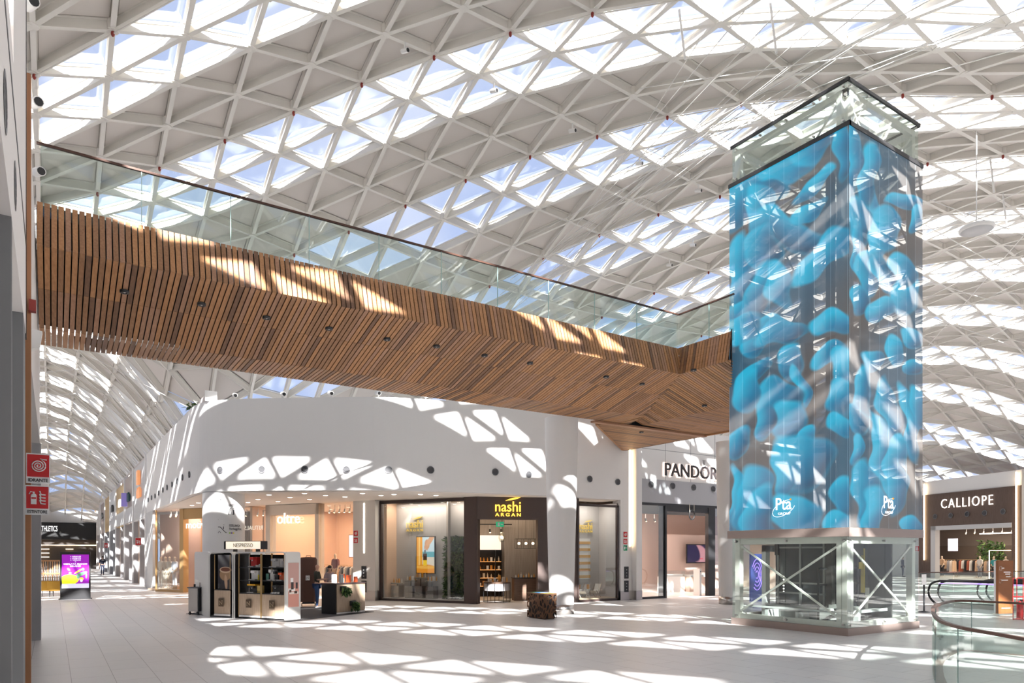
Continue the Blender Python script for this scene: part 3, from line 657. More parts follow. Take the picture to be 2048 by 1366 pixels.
def logo(P, t, px):
    """white word over a small word, ringed by a thin orbit"""
    ang = math.atan2(t[1], t[0]); c = onv(px, 1020, P, t); tt = Vector((t[0], t[1], 0)).normalized()
    n = Vector((t[1], -t[0], 0)).normalized()*.02; kx = 1.0
    o = text('logo', 'Pta', .34, LOGO, None, (0, 0, 0), 0, .01, width=.50, bold=.01)
    def put(o_, dx, z):
        o_.data.transform(INV[tw.name] @ Matrix.Translation(c + tt*dx + n + Vector((0, 0, z-c.z))) @ Matrix.Rotation(ang, 4, 'Z')); o_.parent = tw
    put(o, 0, 3.38)
    o = text('logo_line', 'GROUP', .07, LOGO, None, (0, 0, 0), 0, .01, width=.40); put(o, .02, 3.24)
    g = MB(); pts = [c + n + tt*(.36*math.cos(a)*1.0) + Vector((0, 0, 3.42-c.z + .20*math.sin(a) + .12*math.cos(a))) for a in np.linspace(.9, 6.0, 26)]
    g.tube(pts, .008, 5); g.build('logo_ring', LOGO, tw, False)
    g = MB(); g.ell(c + n + tt*.22 + Vector((0, 0, 3.66-c.z)), (.03, .03, .03), 8, 5); g.build('logo_dot', mat('orange_dot', (.8, .35, .03), .5, 0, .6), tw, False)
logo((X0-.1, Y0), (0, -1), 1568); logo((X0, Y0-.1), (1, 0), 1776)
# ---- spotlight brackets at the tower top, tie rods under the roof
def rod(p, q, r): return MB().cyl(p, q, r, n=6, caps=False)
# ================================================================== PICTURES, PRODUCTS, PEOPLE (builders)
def painted(name, w, h, fn, parent, loc, rotz=0.0, res=.02, emit=0.0, M=None, local=True):
    """a flat printed or lit panel w by h standing at loc (its lower middle), facing -y of its frame"""
    nx = max(8, int(w/res)); nz = max(8, int(h/res)); s, t = np.meshgrid(np.linspace(0, 1, nx), np.linspace(0, 1, nz), indexing='ij')
    c = fn(s, t); mb = MB(); Rz = Matrix.Rotation(rotz, 4, 'Z')
    mb.v = [tuple(Vector(loc) + Rz @ Vector(((a-.5)*w, 0, b_*h))) for a, b_ in zip(s.ravel(), t.ravel())]
    mb.f = [(i*nz+j, (i+1)*nz+j, (i+1)*nz+j+1, i*nz+j+1) for i in range(nx-1) for j in range(nz-1)]; mb.m = [0]*len(mb.f); mb.sm = [False]*len(mb.f)
    mb.c = np.c_[c.reshape(-1, 3), np.ones(nx*nz)]
    return mb.build(name, M or picture('picture_lit_%g' % emit, .35, emit), parent, local)
def blend(c, mask, col): return c*(1-mask[..., None]) + np.array(col)*mask[..., None]
def spot(s, t, cx, cy, rx, ry, an=0, soft=.15):
    a = math.radians(an); dx, dy = s-cx, t-cy; u = (dx*math.cos(a)+dy*math.sin(a))/rx; v = (-dx*math.sin(a)+dy*math.cos(a))/ry
    return np.clip((1-np.sqrt(u*u+v*v))/soft+.5, 0, 1)
def rect(s, t, a, b, c, d): return ((s > a) & (s < b) & (t > c) & (t < d)).astype(float)
SKIN_M = mat('skin', (.55, .33, .24), .6)
def skel(name, J, E, M, parent, lvl=1, local=True):
    """one continuous surface grown round a jointed skeleton; J: name -> (x,y,z,r)"""
    ks = list(J); me = bpy.data.meshes.new(name); me.from_pydata([J[k][:3] for k in ks], [(ks.index(a), ks.index(b)) for a, b in E], [])
    o = bpy.data.objects.new(name, me); COL.objects.link(o)
    sk = o.modifiers.new('skin', 'SKIN'); sk.use_smooth_shade = True
    if not me.skin_vertices: pass
    for i, k in enumerate(ks):
        r = J[k][3]; r = r if isinstance(r, tuple) else (r, r); me.skin_vertices[0].data[i].radius = r; me.skin_vertices[0].data[i].use_root = (i == 0)
    sb = o.modifiers.new('smooth', 'SUBSURF'); sb.levels = lvl; sb.render_levels = lvl
    me.materials.append(M)
    if parent is not None: o.parent = parent; INV[o.name] = Matrix(INV[parent.name])
    return o
def figure(label, loc, rotz, top, bottom, hair, h=1.75, name='person', arm=(0.0, 0.0), fore=(10, 10), step=.0, lean=0.0, cat='person', skin=None, shoes=None, female=False, group=None, turn=0, bald=False, parts=True):
    """a standing figure facing -y; arm: swing of the upper arms forward (deg), fore: extra elbow bend (deg)"""
    t = thing(name, label, cat, loc, rotz, group); k = h/1.75; skin = skin or SKIN_M
    def P(x, y, z, r): return (x*k, (y - lean*max(0, z-.95))*k, z*k, (r[0]*k, r[1]*k) if isinstance(r, tuple) else r*k)
    sw = .165 if female else .195; hp = .092
    J = {'pelvis': P(0, 0, .95, (.135, .10)), 'waist': P(0, 0, 1.10, (.12, .09)), 'chest': P(0, .0, 1.30, (.155, .105)), 'neckb': P(0, .01, 1.45, (.08, .065)), 'neck': P(0, 0, 1.52, .048), 'jaw': P(0, -.015, 1.58, (.06, .07)), 'head': P(0, -.005, 1.67, (.075, .092)), 'crown': P(0, .005, 1.735, (.045, .055))}
    E = [('pelvis', 'waist'), ('waist', 'chest'), ('chest', 'neckb'), ('neckb', 'neck'), ('neck', 'jaw'), ('jaw', 'head'), ('head', 'crown')]
    for s, nm, A_, B_, st in ((-1, 'r', arm[0], fore[0], step), (1, 'l', arm[1], fore[1], -step)):
        a = math.radians(A_); b = math.radians(A_+B_)
        sx_, sy_, sz_ = s*sw, 0, 1.41; ex, ey, ez = sx_+s*.03, -.28*math.sin(a), sz_-.28*math.cos(a)
        wx, wy, wz = ex - s*(.10 if B_ > 50 else 0), ey-.25*math.sin(b), ez-.25*math.cos(b)
        J['sh'+nm] = P(sx_, sy_, sz_, .055); J['el'+nm] = P(ex, ey, ez, .042); J['wr'+nm] = P(wx, wy, wz, .028)
        dx, dy, dz = (wx-ex)/.25, (wy-ey)/.25, (wz-ez)/.25
        J['palm'+nm] = P(wx+dx*.06, wy+dy*.06, wz+dz*.06, (.036, .022))
        E += [('neckb', 'sh'+nm), ('sh'+nm, 'el'+nm), ('el'+nm, 'wr'+nm), ('wr'+nm, 'palm'+nm)]
        for i in range(4):
            J['f%d%s' % (i, nm)] = P(wx+dx*.10+(i-1.5)*.014, wy+dy*.10, wz+dz*.10, .009); J['t%d%s' % (i, nm)] = P(wx+dx*(.135+.01*(i in (1, 2)))+(i-1.5)*.014, wy+dy*.13-.012, wz+dz*.14, .008)
            E += [('palm'+nm, 'f%d%s' % (i, nm)), ('f%d%s' % (i, nm), 't%d%s' % (i, nm))]
        J['th'+nm] = P(wx+dx*.04-s*.01, wy+dy*.05-.04, wz+dz*.06, .010); E.append(('wr'+nm, 'th'+nm))
        J['hip'+nm] = P(s*hp, 0, .90, .085); J['kn'+nm] = P(s*(hp+.01), -st*.5-.015, .49, .056); J['an'+nm] = P(s*(hp+.015), -st, .09, .038); J['toe'+nm] = P(s*(hp+.03), -st-.15, .035, (.042, .03))
        E += [('pelvis', 'hip'+nm), ('hip'+nm, 'kn'+nm), ('kn'+nm, 'an'+nm), ('an'+nm, 'toe'+nm)]
    skel('body', J, E, skin, t)
    if parts:
        hd = J['head']; f = MB()
        f.ell((hd[0], hd[1]-.078*k, hd[2]-.03*k), (.014*k, .022*k, .022*k), 8, 5).build('nose', skin, t)
        for s in (-1, 1):
            MB().ell((hd[0]+s*.03*k, hd[1]-.068*k, hd[2]-.005*k), (.010*k, .007*k, .006*k), 8, 5).build('eye', mat('eye_dark', (.03, .02, .02), .3), t)
            MB().ell((hd[0]+s*.077*k, hd[1]+.005*k, hd[2]-.02*k), (.012*k, .022*k, .032*k), 8, 5).build('ear', skin, t)
        MB().ell((hd[0], hd[1]-.070*k, hd[2]-.062*k), (.024*k, .008*k, .006*k), 8, 4).build('mouth', mat('lips', (.40, .14, .12), .5), t)
    if top:
        g = .020
        Jt = {q: J[q][:3] + (tuple(r+g*k for r in (J[q][3] if isinstance(J[q][3], tuple) else (J[q][3],)*2)),) for q in ('chest', 'waist', 'pelvis', 'neckb', 'shr', 'shl', 'elr', 'ell') if q in J}
        Et = [('chest', 'waist'), ('waist', 'pelvis'), ('chest', 'neckb'), ('neckb', 'shr'), ('neckb', 'shl'), ('shr', 'elr'), ('shl', 'ell')]
        if top[1]:
            for q in ('wrr', 'wrl'): Jt[q] = J[q][:3] + ((J[q][3][0]+g*k, J[q][3][0]+g*k) if isinstance(J[q][3], tuple) else (J[q][3]+g*k,)*2,)
            Et += [('elr', 'wrr'), ('ell', 'wrl')]
        skel('shirt', Jt, Et, top[0], t)
    if bottom:
        g = .012
        def gr(q):
            r = J[q][3]; r = r if isinstance(r, tuple) else (r, r);  return J[q][:3] + ((r[0]+g*k, r[1]+g*k),)
        Jb = {q: gr(q) for q in ('pelvis', 'hipr', 'hipl', 'knr', 'knl', 'anr', 'anl')}
        skel('trousers', Jb, [('pelvis', 'hipr'), ('pelvis', 'hipl'), ('hipr', 'knr'), ('knr', 'anr'), ('hipl', 'knl'), ('knl', 'anl')], bottom, t)
    if hair:
        m_ = MB(); hd = J['head']; m_.ell((hd[0], hd[1]+.018*k, hd[2]+.03*k), (.088*k, .10*k, .085*k), 12, 8)
        if female: m_.ell((hd[0], hd[1]+.06*k, hd[2]-.09*k), (.085*k, .06*k, .17*k), 12, 8)
        m_.build('hair', hair, t)
    if shoes:
        for nm in 'rl':
            q = J['toe'+nm]; a_ = J['an'+nm]; MB().ell((q[0], (q[1]+a_[1])/2, .045*k), (.052*k, .15*k, .05*k), 10, 6).build('shoe', shoes, t)
    return t
MANN = mat('mannequin_cream', (.72, .58, .45), .5)
# ------------------------------------------------------------------ facade helper
class Fac:
    """a straight shopfront: origin, plan direction (left to right seen from the hall)"""
    def __init__(s, A, B):
        s.A = Vector(A); s.t = (Vector(B)-Vector(A)).normalized(); s.ang = math.atan2(s.t.y, s.t.x); s.n = Vector((-s.t.y, s.t.x)); s.L = (Vector(B)-Vector(A)).length
    def px(s, px, py=1000, y=0.0):            # distance along the front, and height, of a pixel's ray on the plane y behind it
        A = s.A + s.n*y; p = onv(px, py, A, s.t); return (Vector((p.x, p.y)) - A) @ s.t, p.z
    def w(s, x, y, z): q = s.A + s.t*x + s.n*y; return Vector((q.x, q.y, z))
    def thing(s, name, label, cat, x=0, y=0, z=0, group=None, rot=0): return thing(name, label, cat, s.w(x, y, z), s.ang+rot, group)
def place(o, F, x, y, z, rot=0):
    o.location = F.w(x, y, z); o.rotation_euler = (0, 0, F.ang + rot); return o
def bottle(mb, x, y, z, h, r, mi=0):
    mb.cyl((x, y, z), (x, y, z+h*.7), r, n=8, mi=mi); mb.cyl((x, y, z+h*.7), (x, y, z+h), r*.4, n=6, mi=mi)
C_AMB = mat('amber_pack', (.75, .33, .05), .4); C_CRM = mat('cream_pack', (.80, .72, .60), .5); C_BLK = mat('black_pack', (.03, .03, .03), .4); C_RED = mat('red_pack', (.55, .03, .03), .4)
C_ORG = mat('orange_pack', (.75, .13, .04), .4); C_WHT = mat('white_pack', (.85, .84, .82), .4); C_GRN = mat('green_pack', (.12, .30, .24), .4); C_GRY = mat('silver_pack', (.5, .5, .5), .3, .6)
OAK = wood('pale_oak', (.36, .26, .18), (.47, .36, .26), 2, 4); WAL = wood('walnut', (.10, .055, .035), (.17, .10, .065), 0, 4)
TAN = mat('tan_wall', (.66, .46, .33), .8); BRASS = mat('brass_frame', (.50, .33, .15), .45, .35)
# ================================================================== FASHION SHOPS ON THE DIAGONAL FRONT
F1 = Fac((5.8, 41.1), (12.4, 29.6))
def sx1(px, y=0): return F1.px(px, 1000, y)[0]
t = MB()
def fbox(mb, F, x0, x1, y0, y1, z0, z1, mi=0):
    c = [F.w(x, y, z) for x in (x0, x1) for y in (y0, y1) for z in (z0, z1)]
    return mb.add(c, [(0, 1, 3, 2), (4, 6, 7, 5), (0, 4, 5, 1), (2, 3, 7, 6), (0, 2, 6, 4), (1, 5, 7, 3)], mi)
fbox(t, F1, -.3, 15, 6.5, 6.7, 0, 4.5); fbox(t, F1, 13.2, 13.4, .3, 6.6, 0, 4.5); fbox(t, F1, -.4, -.3, 1.5, 6.6, 0, 4.5); fbox(t, F1, 4.9, 5.05, .2, 6.6, 0, 4.5); fbox(t, F1, 10.5, 10.6, 2.5, 6.6, 0, 3.4)
struct('wall_shop_back', t, TAN, 'warm tan interior walls of the two clothes shops')
a1, a2 = sx1(534), sx1(543); b1, b2 = sx1(632), sx1(640); c1, c2 = sx1(716), sx1(760)
s = F1.thing('shopfront', 'brass framed clothes shop front with glowing lowercase sign, behind the sign column', 'shopfront', 1.5)
MB().box(-1.5-.05, 1.6, -.05, .1, 3.95, 4.5).box(-1.5-.05, -1.25, -.08, .25, 0, 4.5).box(1.5, 1.75, -.05, .2, 0, 4.5).build('frame', BRASS, s)
z0 = F1.px(380, 1057)[1]; z1 = F1.px(380, 1041)[1]; xx = sx1(393)
text('lettering', 'motivi', .36, SIGNL, s, (xx-1.5+.1, -.1, z0), 0, .03, width=1.55, bold=0)
gl = MB().box(.2, 1.5, 0, .015, .02, 3.95).build('glass_pane', GLASS_S, s)
# its bay window with four cream mannequins, along the corner
FB = Fac((4.8, 43.1), (5.8, 41.15))
s = FB.thing('display_window', 'glass corner bay with cream mannequins left of the brass frame', 'display window')
MB().box(0, FB.L, 0, .015, .12, 4.4).build('glass_pane', GLASS_S, s); MB().box(-.03, FB.L, -.03, .05, 0, .12).box(-.03, .02, -.03, .05, 0, 4.5).box(0, FB.L, .8, .9, 0, .1).build('frame', BRASS, s)
MB().box(-1.2, FB.L, .3, 1.6, .02, .14).box(0, FB.L, .02, .3, .02, .14).build('platform', mat('pale_platform', (.7, .55, .42), .6), s)
MB().box(-2.2, FB.L+.2, 1.7, 1.75, .0, 4.4).build('back_panel', mat('blush_panel', (.62, .45, .38), .8), s)
for i, (px, tl, bl, pose) in enumerate(((322, (.75, .66, .56), (.75, .68, .6), 0), (331, (.68, .55, .43), (.8, .74, .66), 12), (339, (.7, .60, .5), (.62, .5, .4), 0), (350, (.66, .68, .8), (.72, .73, .8), 8))):
    p = onv(px, 1150, FB.w(0, .7, 0), FB.t); q = ['cream dress, leftmost', 'sand top and white trousers, second', 'tan top, third from left', 'pale blue outfit, rightmost'][i]
    figure('mannequin in a %s of the four in the corner window' % q, (p.x, p.y, .14), FB.ang, (mat('mq_top%d' % i, tl, .8), False), mat('mq_bot%d' % i, bl, .8), None, 1.8, 'mannequin', (pose, 4), (15, 30), cat='mannequin', skin=MANN, female=True, parts=False, group='mannequins in the corner window')
s = thing('handbag', 'tan handbag on the floor of the mannequin window', 'handbag', FB.w(1.25, .35, .14), FB.ang)
MB().box(-.2, .2, -.08, .08, 0, .22).build('pouch', mat('tan_leather', (.6, .33, .1), .5), s, bevel=.02); MB().tube([(-.1, 0, .2), (-.08, 0, .32), (.08, 0, .32), (.1, 0, .2)], .01).build('handle', MATS['tan_leather'], s)
# oltre front
s = F1.thing('shopfront', 'cream clothes shop front with the glowing word in thin split letters', 'shopfront', (a1+b2)/2)
o_ = -(a1+b2)/2
MB().box(a1+o_, a2+o_, -.1, .3, 0, 4.5).box(a1+o_, b2+o_, -.1, .3, 4.0, 4.5).box(b1+o_+.02, b2+o_, -.1, .3, 0, 4.5).build('frame', mat('cream_frame', (.72, .64, .55), .7), s)
z0 = F1.px(582, 1047)[1]; h_ = F1.px(582, 1026)[1]-z0; xo = F1.px(581, 1040)[0]
text('lettering', 'oltre', h_, SIGNL, s, (xo+o_, -.14, z0), 0, .03, width=F1.px(604, 1040)[0]-F1.px(559, 1040)[0], bold=0)
MB().box(a2+o_, b1+o_, 0, .012, .02, 4.0).build('glass_pane', GLASS_S, s)
s = F1.thing('display_window', 'shop window with taupe curtains left of the split letter sign', 'display window', (3.9+a1)/2)
o_ = -(3.9+a1)/2
MB().box(3.2+o_, a1+o_, 0, .015, .02, 4.45).build('glass_pane', GLASS_S, s)
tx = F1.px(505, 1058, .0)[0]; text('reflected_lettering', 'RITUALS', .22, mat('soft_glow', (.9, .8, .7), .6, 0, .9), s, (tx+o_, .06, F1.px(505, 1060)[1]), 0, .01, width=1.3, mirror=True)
cur = F1.thing('curtain', 'long taupe curtain drawn inside the clothes shop window', 'curtain', sx1(502, .9), .9)
g = MB(); pts = [(-.9+i*.06, .07*math.sin(i*1.5)) for i in range(31)]; g.wall(pts, .05, 4.3, .02); g.build('cloth', mat('taupe_cloth', (.30, .20, .14), .85), cur)
MB().cyl((-1, 0, 4.33), (1, 0, 4.33), .02).build('rail', BLACK, cur)
s = F1.thing('display_window', 'wide clothes shop window right of the split letter sign', 'display window', (b2+c1)/2)
o_ = -(b2+c1)/2
MB().box(b2+o_, (b2+c1)/2+o_-.004, 0, .015, .05, 4.5).box((b2+c1)/2+o_+.004, c1+o_, 0, .015, .05, 4.5).build('glass_pane', GLASS_S, s)
MB().box(b2+o_, c1+o_, -.02, .06, 0, .06).build('sill', LGREY, s)
# pilaster with signs and light strip
PIL = mat('cream_pilaster', (.70, .67, .63), .7)
t = MB(); fbox(t, F1, c1, c2, -.35, .3, .45, 4.52); struct('trim_10', t, PIL, 'cream pilaster between the clothes shop and the hair care shop')
t = MB(); fbox(t, F1, c1-.01, c2+.01, -.36, .3, 0, .45); struct('baseboard_left', t, INOX)
xl = sx1(738); t = MB(); fbox(t, F1, xl-.03, xl+.03, -.37, -.34, F1.px(738, 1106)[1], 4.4); tag(t.build('light_strip', CLIGHT), 'thin glowing vertical strip in the cream pilaster beside the kiosk', 'light')
SG_RED = mat('sign_red', (.62, .02, .025), .5); SG_W = mat('sign_white', (.86, .86, .86), .5); SG_GRN = mat('sign_green', (.0, .28, .12), .5)
def firesign(F, x, z, w, h, label, kind, y=-.39, words=None, parent_rot=0, stand=0.0):
    t = thing('wall_sign', label, 'sign', F.w(x, y, z) if F else x, (F.ang if F else parent_rot))
    MB().box(-w/2, w/2, -.005, .005, 0, h).build('plate', SG_W, t)
    MB().box(-w*.46, w*.46, -.009, -.004, h*(.22 if words else .05), h*.96).build('field', SG_GRN if kind == 'exit' else SG_RED, t)
    zc = h*(.59 if words else .5); g = MB(); R_ = min(w*.36, h*.30)
    if kind == 'reel':
        pts = [(math.cos(a)*R_*(a/22), -.012, zc + math.sin(a)*R_*(a/22)) for a in np.linspace(1.5, 19.5, 70)]
        g.tube(pts, R_*.085, 6); g.tube([pts[-1], (R_*.25, -.012, zc+R_*.95), (R_*1.0, -.012, zc+R_*.85)], R_*.09, 6)
    elif kind == 'ext':
        g.box(-R_*.75, -R_*.1, -.014, -.008, zc-R_*.95, zc+R_*.25); g.ell((-R_*.42, -.012, zc+R_*.25), (R_*.33, .004, R_*.3), 12, 6); g.box(-R_*.5, -R_*.32, -.014, -.008, zc+R_*.4, zc+R_*.8)
        g.tube([(-R_*.4, -.012, zc+R_*.7), (-R_*.8, -.012, zc+R_*.8), (-R_*.95, -.012, zc+R_*.45)], R_*.06, 5)
        for q in range(4): g.tube([(R_*.95, -.012, zc-R_*.9+q*R_*.42), (R_*.4, -.012, zc-R_*.85+q*R_*.42), (R_*.25, -.012, zc-R_*.35+q*R_*.42)], R_*.11, 5)
    else:
        g.box(-R_*.9, -R_*.2, -.012, -.008, zc-R_*.8, zc+R_*.8); g.tube([(R_*.1, -.012, zc), (R_*.9, -.012, zc)], R_*.13, 5); g.ell((R_*.4, -.012, zc+R_*.5), (R_*.2, .004, R_*.2), 8, 5)
    g.build('symbol', SG_W, t)
    if kind == 'ext': MB().box(-R_*.7, -R_*.15, -.016, -.013, zc-R_*.2, zc+R_*.02).build('band', SG_RED, t)
    if words: text('lettering', words, h*.11, BLACK, t, (0, -.008, h*.055), 0, .004, width=w*.82, bold=.02)
    return t
x_, z_ = F1.px(721, 1073); firesign(F1, x_+.05, z_, .27, .27, 'small red hose reel sign on the cream pilaster by the kiosk, upper of two', 'reel')
x_, z_ = F1.px(721, 1087); firesign(F1, x_+.05, z_, .27, .27, 'small red extinguisher sign on the cream pilaster by the kiosk, lower of two', 'ext')
for i, (ya_, yb_) in enumerate(((1157, 1132), (1184, 1161))):
    x_, za_ = F1.px(738, ya_); zb_ = F1.px(738, yb_)[1]
    t = F1.thing('wall_socket_box', 'black call panel set in the cream pilaster by the kiosk, %s of two' % ('upper', 'lower')[i], 'wall panel', x_, -.36, za_)
    MB().box(-.14, .14, -.02, .01, 0, zb_-za_).build('plate', BLACK, t, bevel=.01)
    for q in range(3): MB().cyl((0, -.03, .12+q*.14), (0, -.018, .12+q*.14), .025, n=8).build('button', LGREY, t)
# soffit downlights
k = 0
for px, py in ((397, 1006), (384, 1011), (410, 999), (496, 1005), (516, 999), (538, 990), (556, 1003), (580, 995), (609, 987), (619, 999), (651, 991), (690, 994), (725, 987), (762, 991), (788, 989), (841, 989), (872, 991)):
    p = atz(px, py, 4.515); g = MB().lathe([(0, -.012), (.075, -.012), (.095, 0), (.095, .01)], 14); g.v = [(v[0]+p.x, v[1]+p.y, v[2]+4.515) for v in g.v]
    tag(g.build('soffit_downlight', CLIGHT), 'small round downlight glowing in the cream soffit over the shops', 'downlight', 'soffit downlights over the shops')
# interiors: racks, shelves, mannequin, screen, counters, track spots
def rack(F, x, y, n, L, label, cols, group=None):
    t = F.thing('clothes_rack', label, 'clothes rack', x, y)
    g = MB(); g.tube([(-L/2, 0, 0), (-L/2, 0, 1.5), (L/2, 0, 1.5), (L/2, 0, 0)], .015); g.box(-L/2-.02, -L/2+.02, -.25, .25, 0, .03); g.box(L/2-.02, L/2+.02, -.25, .25, 0, .03); g.build('rail', BRASS, t)
    for i in range(n):
        q = -L/2 + .1 + (L-.2)*i/(n-1); g = MB(); ln = random.uniform(.7, 1.05)
        g.vprism([(-.19, 1.36), (0, 1.44), (.19, 1.36), (.22, 1.42-ln), (-.22, 1.42-ln)], -.025, .025)
        g.v = [(q + v[1], v[0], v[2]) for v in g.v]; g.build('garment', cols[i % len(cols)], t)
    return t
GC = [mat('cloth_white', (.75, .72, .68), .9), mat('cloth_black', (.03, .03, .035), .9), mat('cloth_sand', (.6, .42, .28), .9), mat('cloth_rust', (.35, .10, .06), .9), mat('cloth_grey', (.3, .3, .32), .9)]
rack(F1, 1.6, 1.2, 9, 1.2, 'rack of white and black clothes in the brass framed clothes shop', [GC[0], GC[0], GC[1]])
rack(F1, sx1(668, 3.3), 3.3, 12, 1.8, 'rack of black and rust clothes in the wide shop window, behind the dressed bust', [GC[1], GC[3], GC[2]])
rack(F1, sx1(703, 2.6), 2.6, 10, 1.4, 'rack of dark clothes at the right end of the wide shop window', [GC[4], GC[1], GC[0]])
p = F1.w(sx1(671, 1.2), 1.2, 0)
figure('mannequin with a rust vest and tan trousers in the wide clothes window', (p.x, p.y, .35), F1.ang, (mat('mq_rust', (.16, .03, .03), .8), False), mat('mq_tan', (.55, .36, .22), .8), None, 1.78, 'mannequin', (0, 5), (5, 12), cat='mannequin', skin=MANN, female=True, parts=False)
t = F1.thing('display_plinth', 'low pale plinth under the mannequin with the rust vest', 'plinth', sx1(671, 1.2), 1.2); MB().box(-.5, .5, -.4, .4, 0, .35).build('block', C_CRM, t)
t = F1.thing('video_screen', 'bright wall screen deep in the wide clothes shop', 'screen', sx1(711, 3.5), 3.5, 1.9)
MB().box(-.45, .45, 0, .06, 0, 1.2).build('frame', BLACK, t); MB().box(-.42, .42, -.01, 0, .03, 1.17).build('display', mat('lilac_screen', (.75, .72, .85), .4, 0, 1.0), t)
def tracklights(F, x0, x1, y, z, n, label, grp):
    for i in range(n):
        x = x0 + (x1-x0)*(i+.5)/n; t = F.thing('track_spotlight', label, 'spotlight', x, y, z, grp)
        MB().cyl((0, 0, .0), (0, -.06, -.16), .05, n=10).build('lamp_head', BLACK if label.startswith('black') else LGREY, t); MB().cyl((0, -.062, -.165), (0, -.06, -.158), .04, n=10).build('lens', WLIGHT, t); MB().box(-.012, .012, -.012, .012, 0, .22).build('arm', LGREY, t)
tracklights(F1, sx1(655, .8), sx1(716, .8), .8, 4.25, 6, 'white track spotlight hanging in the wide clothes shop window', 'spotlights in the wide clothes window')
tracklights(F1, sx1(488, .5), sx1(534, .5), .5, 4.2, 4, 'white track spotlight above the taupe curtain', 'spotlights above the curtain')
tracklights(FB, .2, FB.L, .6, 4.3, 4, 'white track spotlight above the corner mannequins', 'spotlights above the corner mannequins')
for (x, y, n, l) in ((sx1(590, 5.5), 5.5, 2, 'tan wall shelf in the shop with split letter sign'), (sx1(385, 5), 5, 2, 'tan wall shelf in the brass framed shop')):
    t = F1.thing('wall_shelf', l, 'shelf', x, y)
    for z in (2.35, 1.5): MB().box(-1.6, 1.6, 0, .35, z, z+.05).build('board', mat('tan_shelf', (.72, .5, .34), .6), t)
    for q in (-1.6, 0, 1.6): MB().box(q-.02, q+.02, 0, .35, .0, 2.4).build('upright', MATS['tan_shelf'], t)
# ================================================================== HAIR CARE SHOP
A = Vector((12.4, 29.6)); B = Vector((14.9, 25.2)); Cc = Vector((17.75, 24.0)); Dd = Vector((19.1, 23.62)); Ee = Vector((21.42, 23.62))
F2 = Fac(A, B); F3 = Fac(B, Cc); F4 = Fac(Cc, Dd); F5 = Fac(Dd, Ee)
BRN = mat('brown_cladding', (.065, .042, .036), .5); SGOLD = mat('gold_letters', (.9, .6, .06), .4, 0, 1.5, (1, .62, .08)); GOLD2 = mat('dull_gold_letters', (.72, .52, .12), .35, .3, .35, (.8, .55, .12))
NG = mat('grey_backdrop', (.52, .50, .50), .8)
def nashi(parent, x, y, z, w, m_):
    text('lettering', 'nashi', w*.40, m_, parent, (x, y, z+w*.18), 0, .05, width=w, bold=.006)
    text('lettering_line', 'ARGAN', w*.13, m_, parent, (x, y, z), 0, .05, width=w, bold=.015, spacing=1.5)
    g = MB(); pts = [(-.12, .0), (0.05, .07), (.32, .13), (.56, .14), (.42, .085), (.2, .03)]
    g.vprism([(x+px_*w*.9, z+w*.60+pz*w) for px_, pz in pts], y-.03, y+.02); g.build('leaf_mark', m_, parent)
s = F2.thing('display_window', 'tall hair care shop window with a green plant panel and an orange picture', 'display window')
L2 = F2.L; xe = F2.px(929, 1000)[0]
MB().box(0, .12, -.06, .1, 0, 4.45).box(0, xe, -.06, .1, 4.36, 4.5).box(0, xe, -.06, .1, 0, .10).build('frame', mat('brown_frame', (.05, .032, .028), .45), s)
for i in range(3): MB().box(.12+(xe-.12)*i/3+.004, .12+(xe-.12)*(i+1)/3-.004, 0, .014, .1, 4.36).build('glass_pane', GLASS_S, s)
MB().box(.12, xe, 1.05, 1.1, .1, 4.4).box(.12, xe, .02, 1.1, .02, .11).build('backdrop', NG, s)
x_ = F2.px(829, 1040, 1.0)[0]; zz = F2.px(829, 1063, 1.0)[1]; nashi(s, x_, 1.0, zz, F2.px(847, 1040, 1.0)[0]-F2.px(814, 1040, 1.0)[0], GOLD2)
def lotion(s_, t_):
    c = np.ones(s_.shape+(3,))*np.array((.62, .76, .85)); c = blend(c, (t_ < .5)*1.0, (.75, .68, .58)); c = blend(c, ((t_ > .44) & (t_ < .6))*1.0, (.12, .42, .50))
    c = blend(c, (s_ < .33)*1.0, (.85, .38, .04)); c = blend(c, ((s_ > .12) & (s_ < .2))*1.0, (.95, .60, .2)); c = blend(c, spot(s_, t_, .5, .04, .75, .2), (.8, .30, .02)); c = blend(c, spot(s_, t_, .52, .16, .7, .04), (.9, .48, .08))
    c = blend(c, rect(s_, t_, .38, .58, .2, .36), (.9, .60, .03)); c = blend(c, rect(s_, t_, .38, .58, .36, .55), (.05, .02, .01)); c = blend(c, rect(s_, t_, .43, .52, .55, .65), (.12, .13, .16))
    c = blend(c, spot(s_, t_, .60, .80, .14, .13, -30), (.68, .36, .20)); c = blend(c, spot(s_, t_, .78, .92, .3, .09, 35), (.75, .42, .25))
    for a_, b_ in ((.47, .72), (.54, .70), (.61, .69)): c = blend(c, spot(s_, t_, a_, b_, .035, .07, -15), (.70, .37, .22))
    return c
pa = F2.thing('lit_poster', 'lit picture of a hand with a dropper bottle in the hair care window', 'poster', F2.px(851, 1100, .9)[0], .9, F2.px(851, 1146, .9)[1])
w_ = F2.px(868.5, 1100, .9)[0]-F2.px(833, 1100, .9)[0]; h_ = F2.px(851, 1074, .9)[1]-F2.px(851, 1146, .9)[1]
MB().box(-w_/2-.03, w_/2+.03, 0, .06, -.03, h_+.03).build('frame', BLACK, pa); painted('print', w_, h_, lotion, pa, (0, -.01, 0), 0, .02, .55)
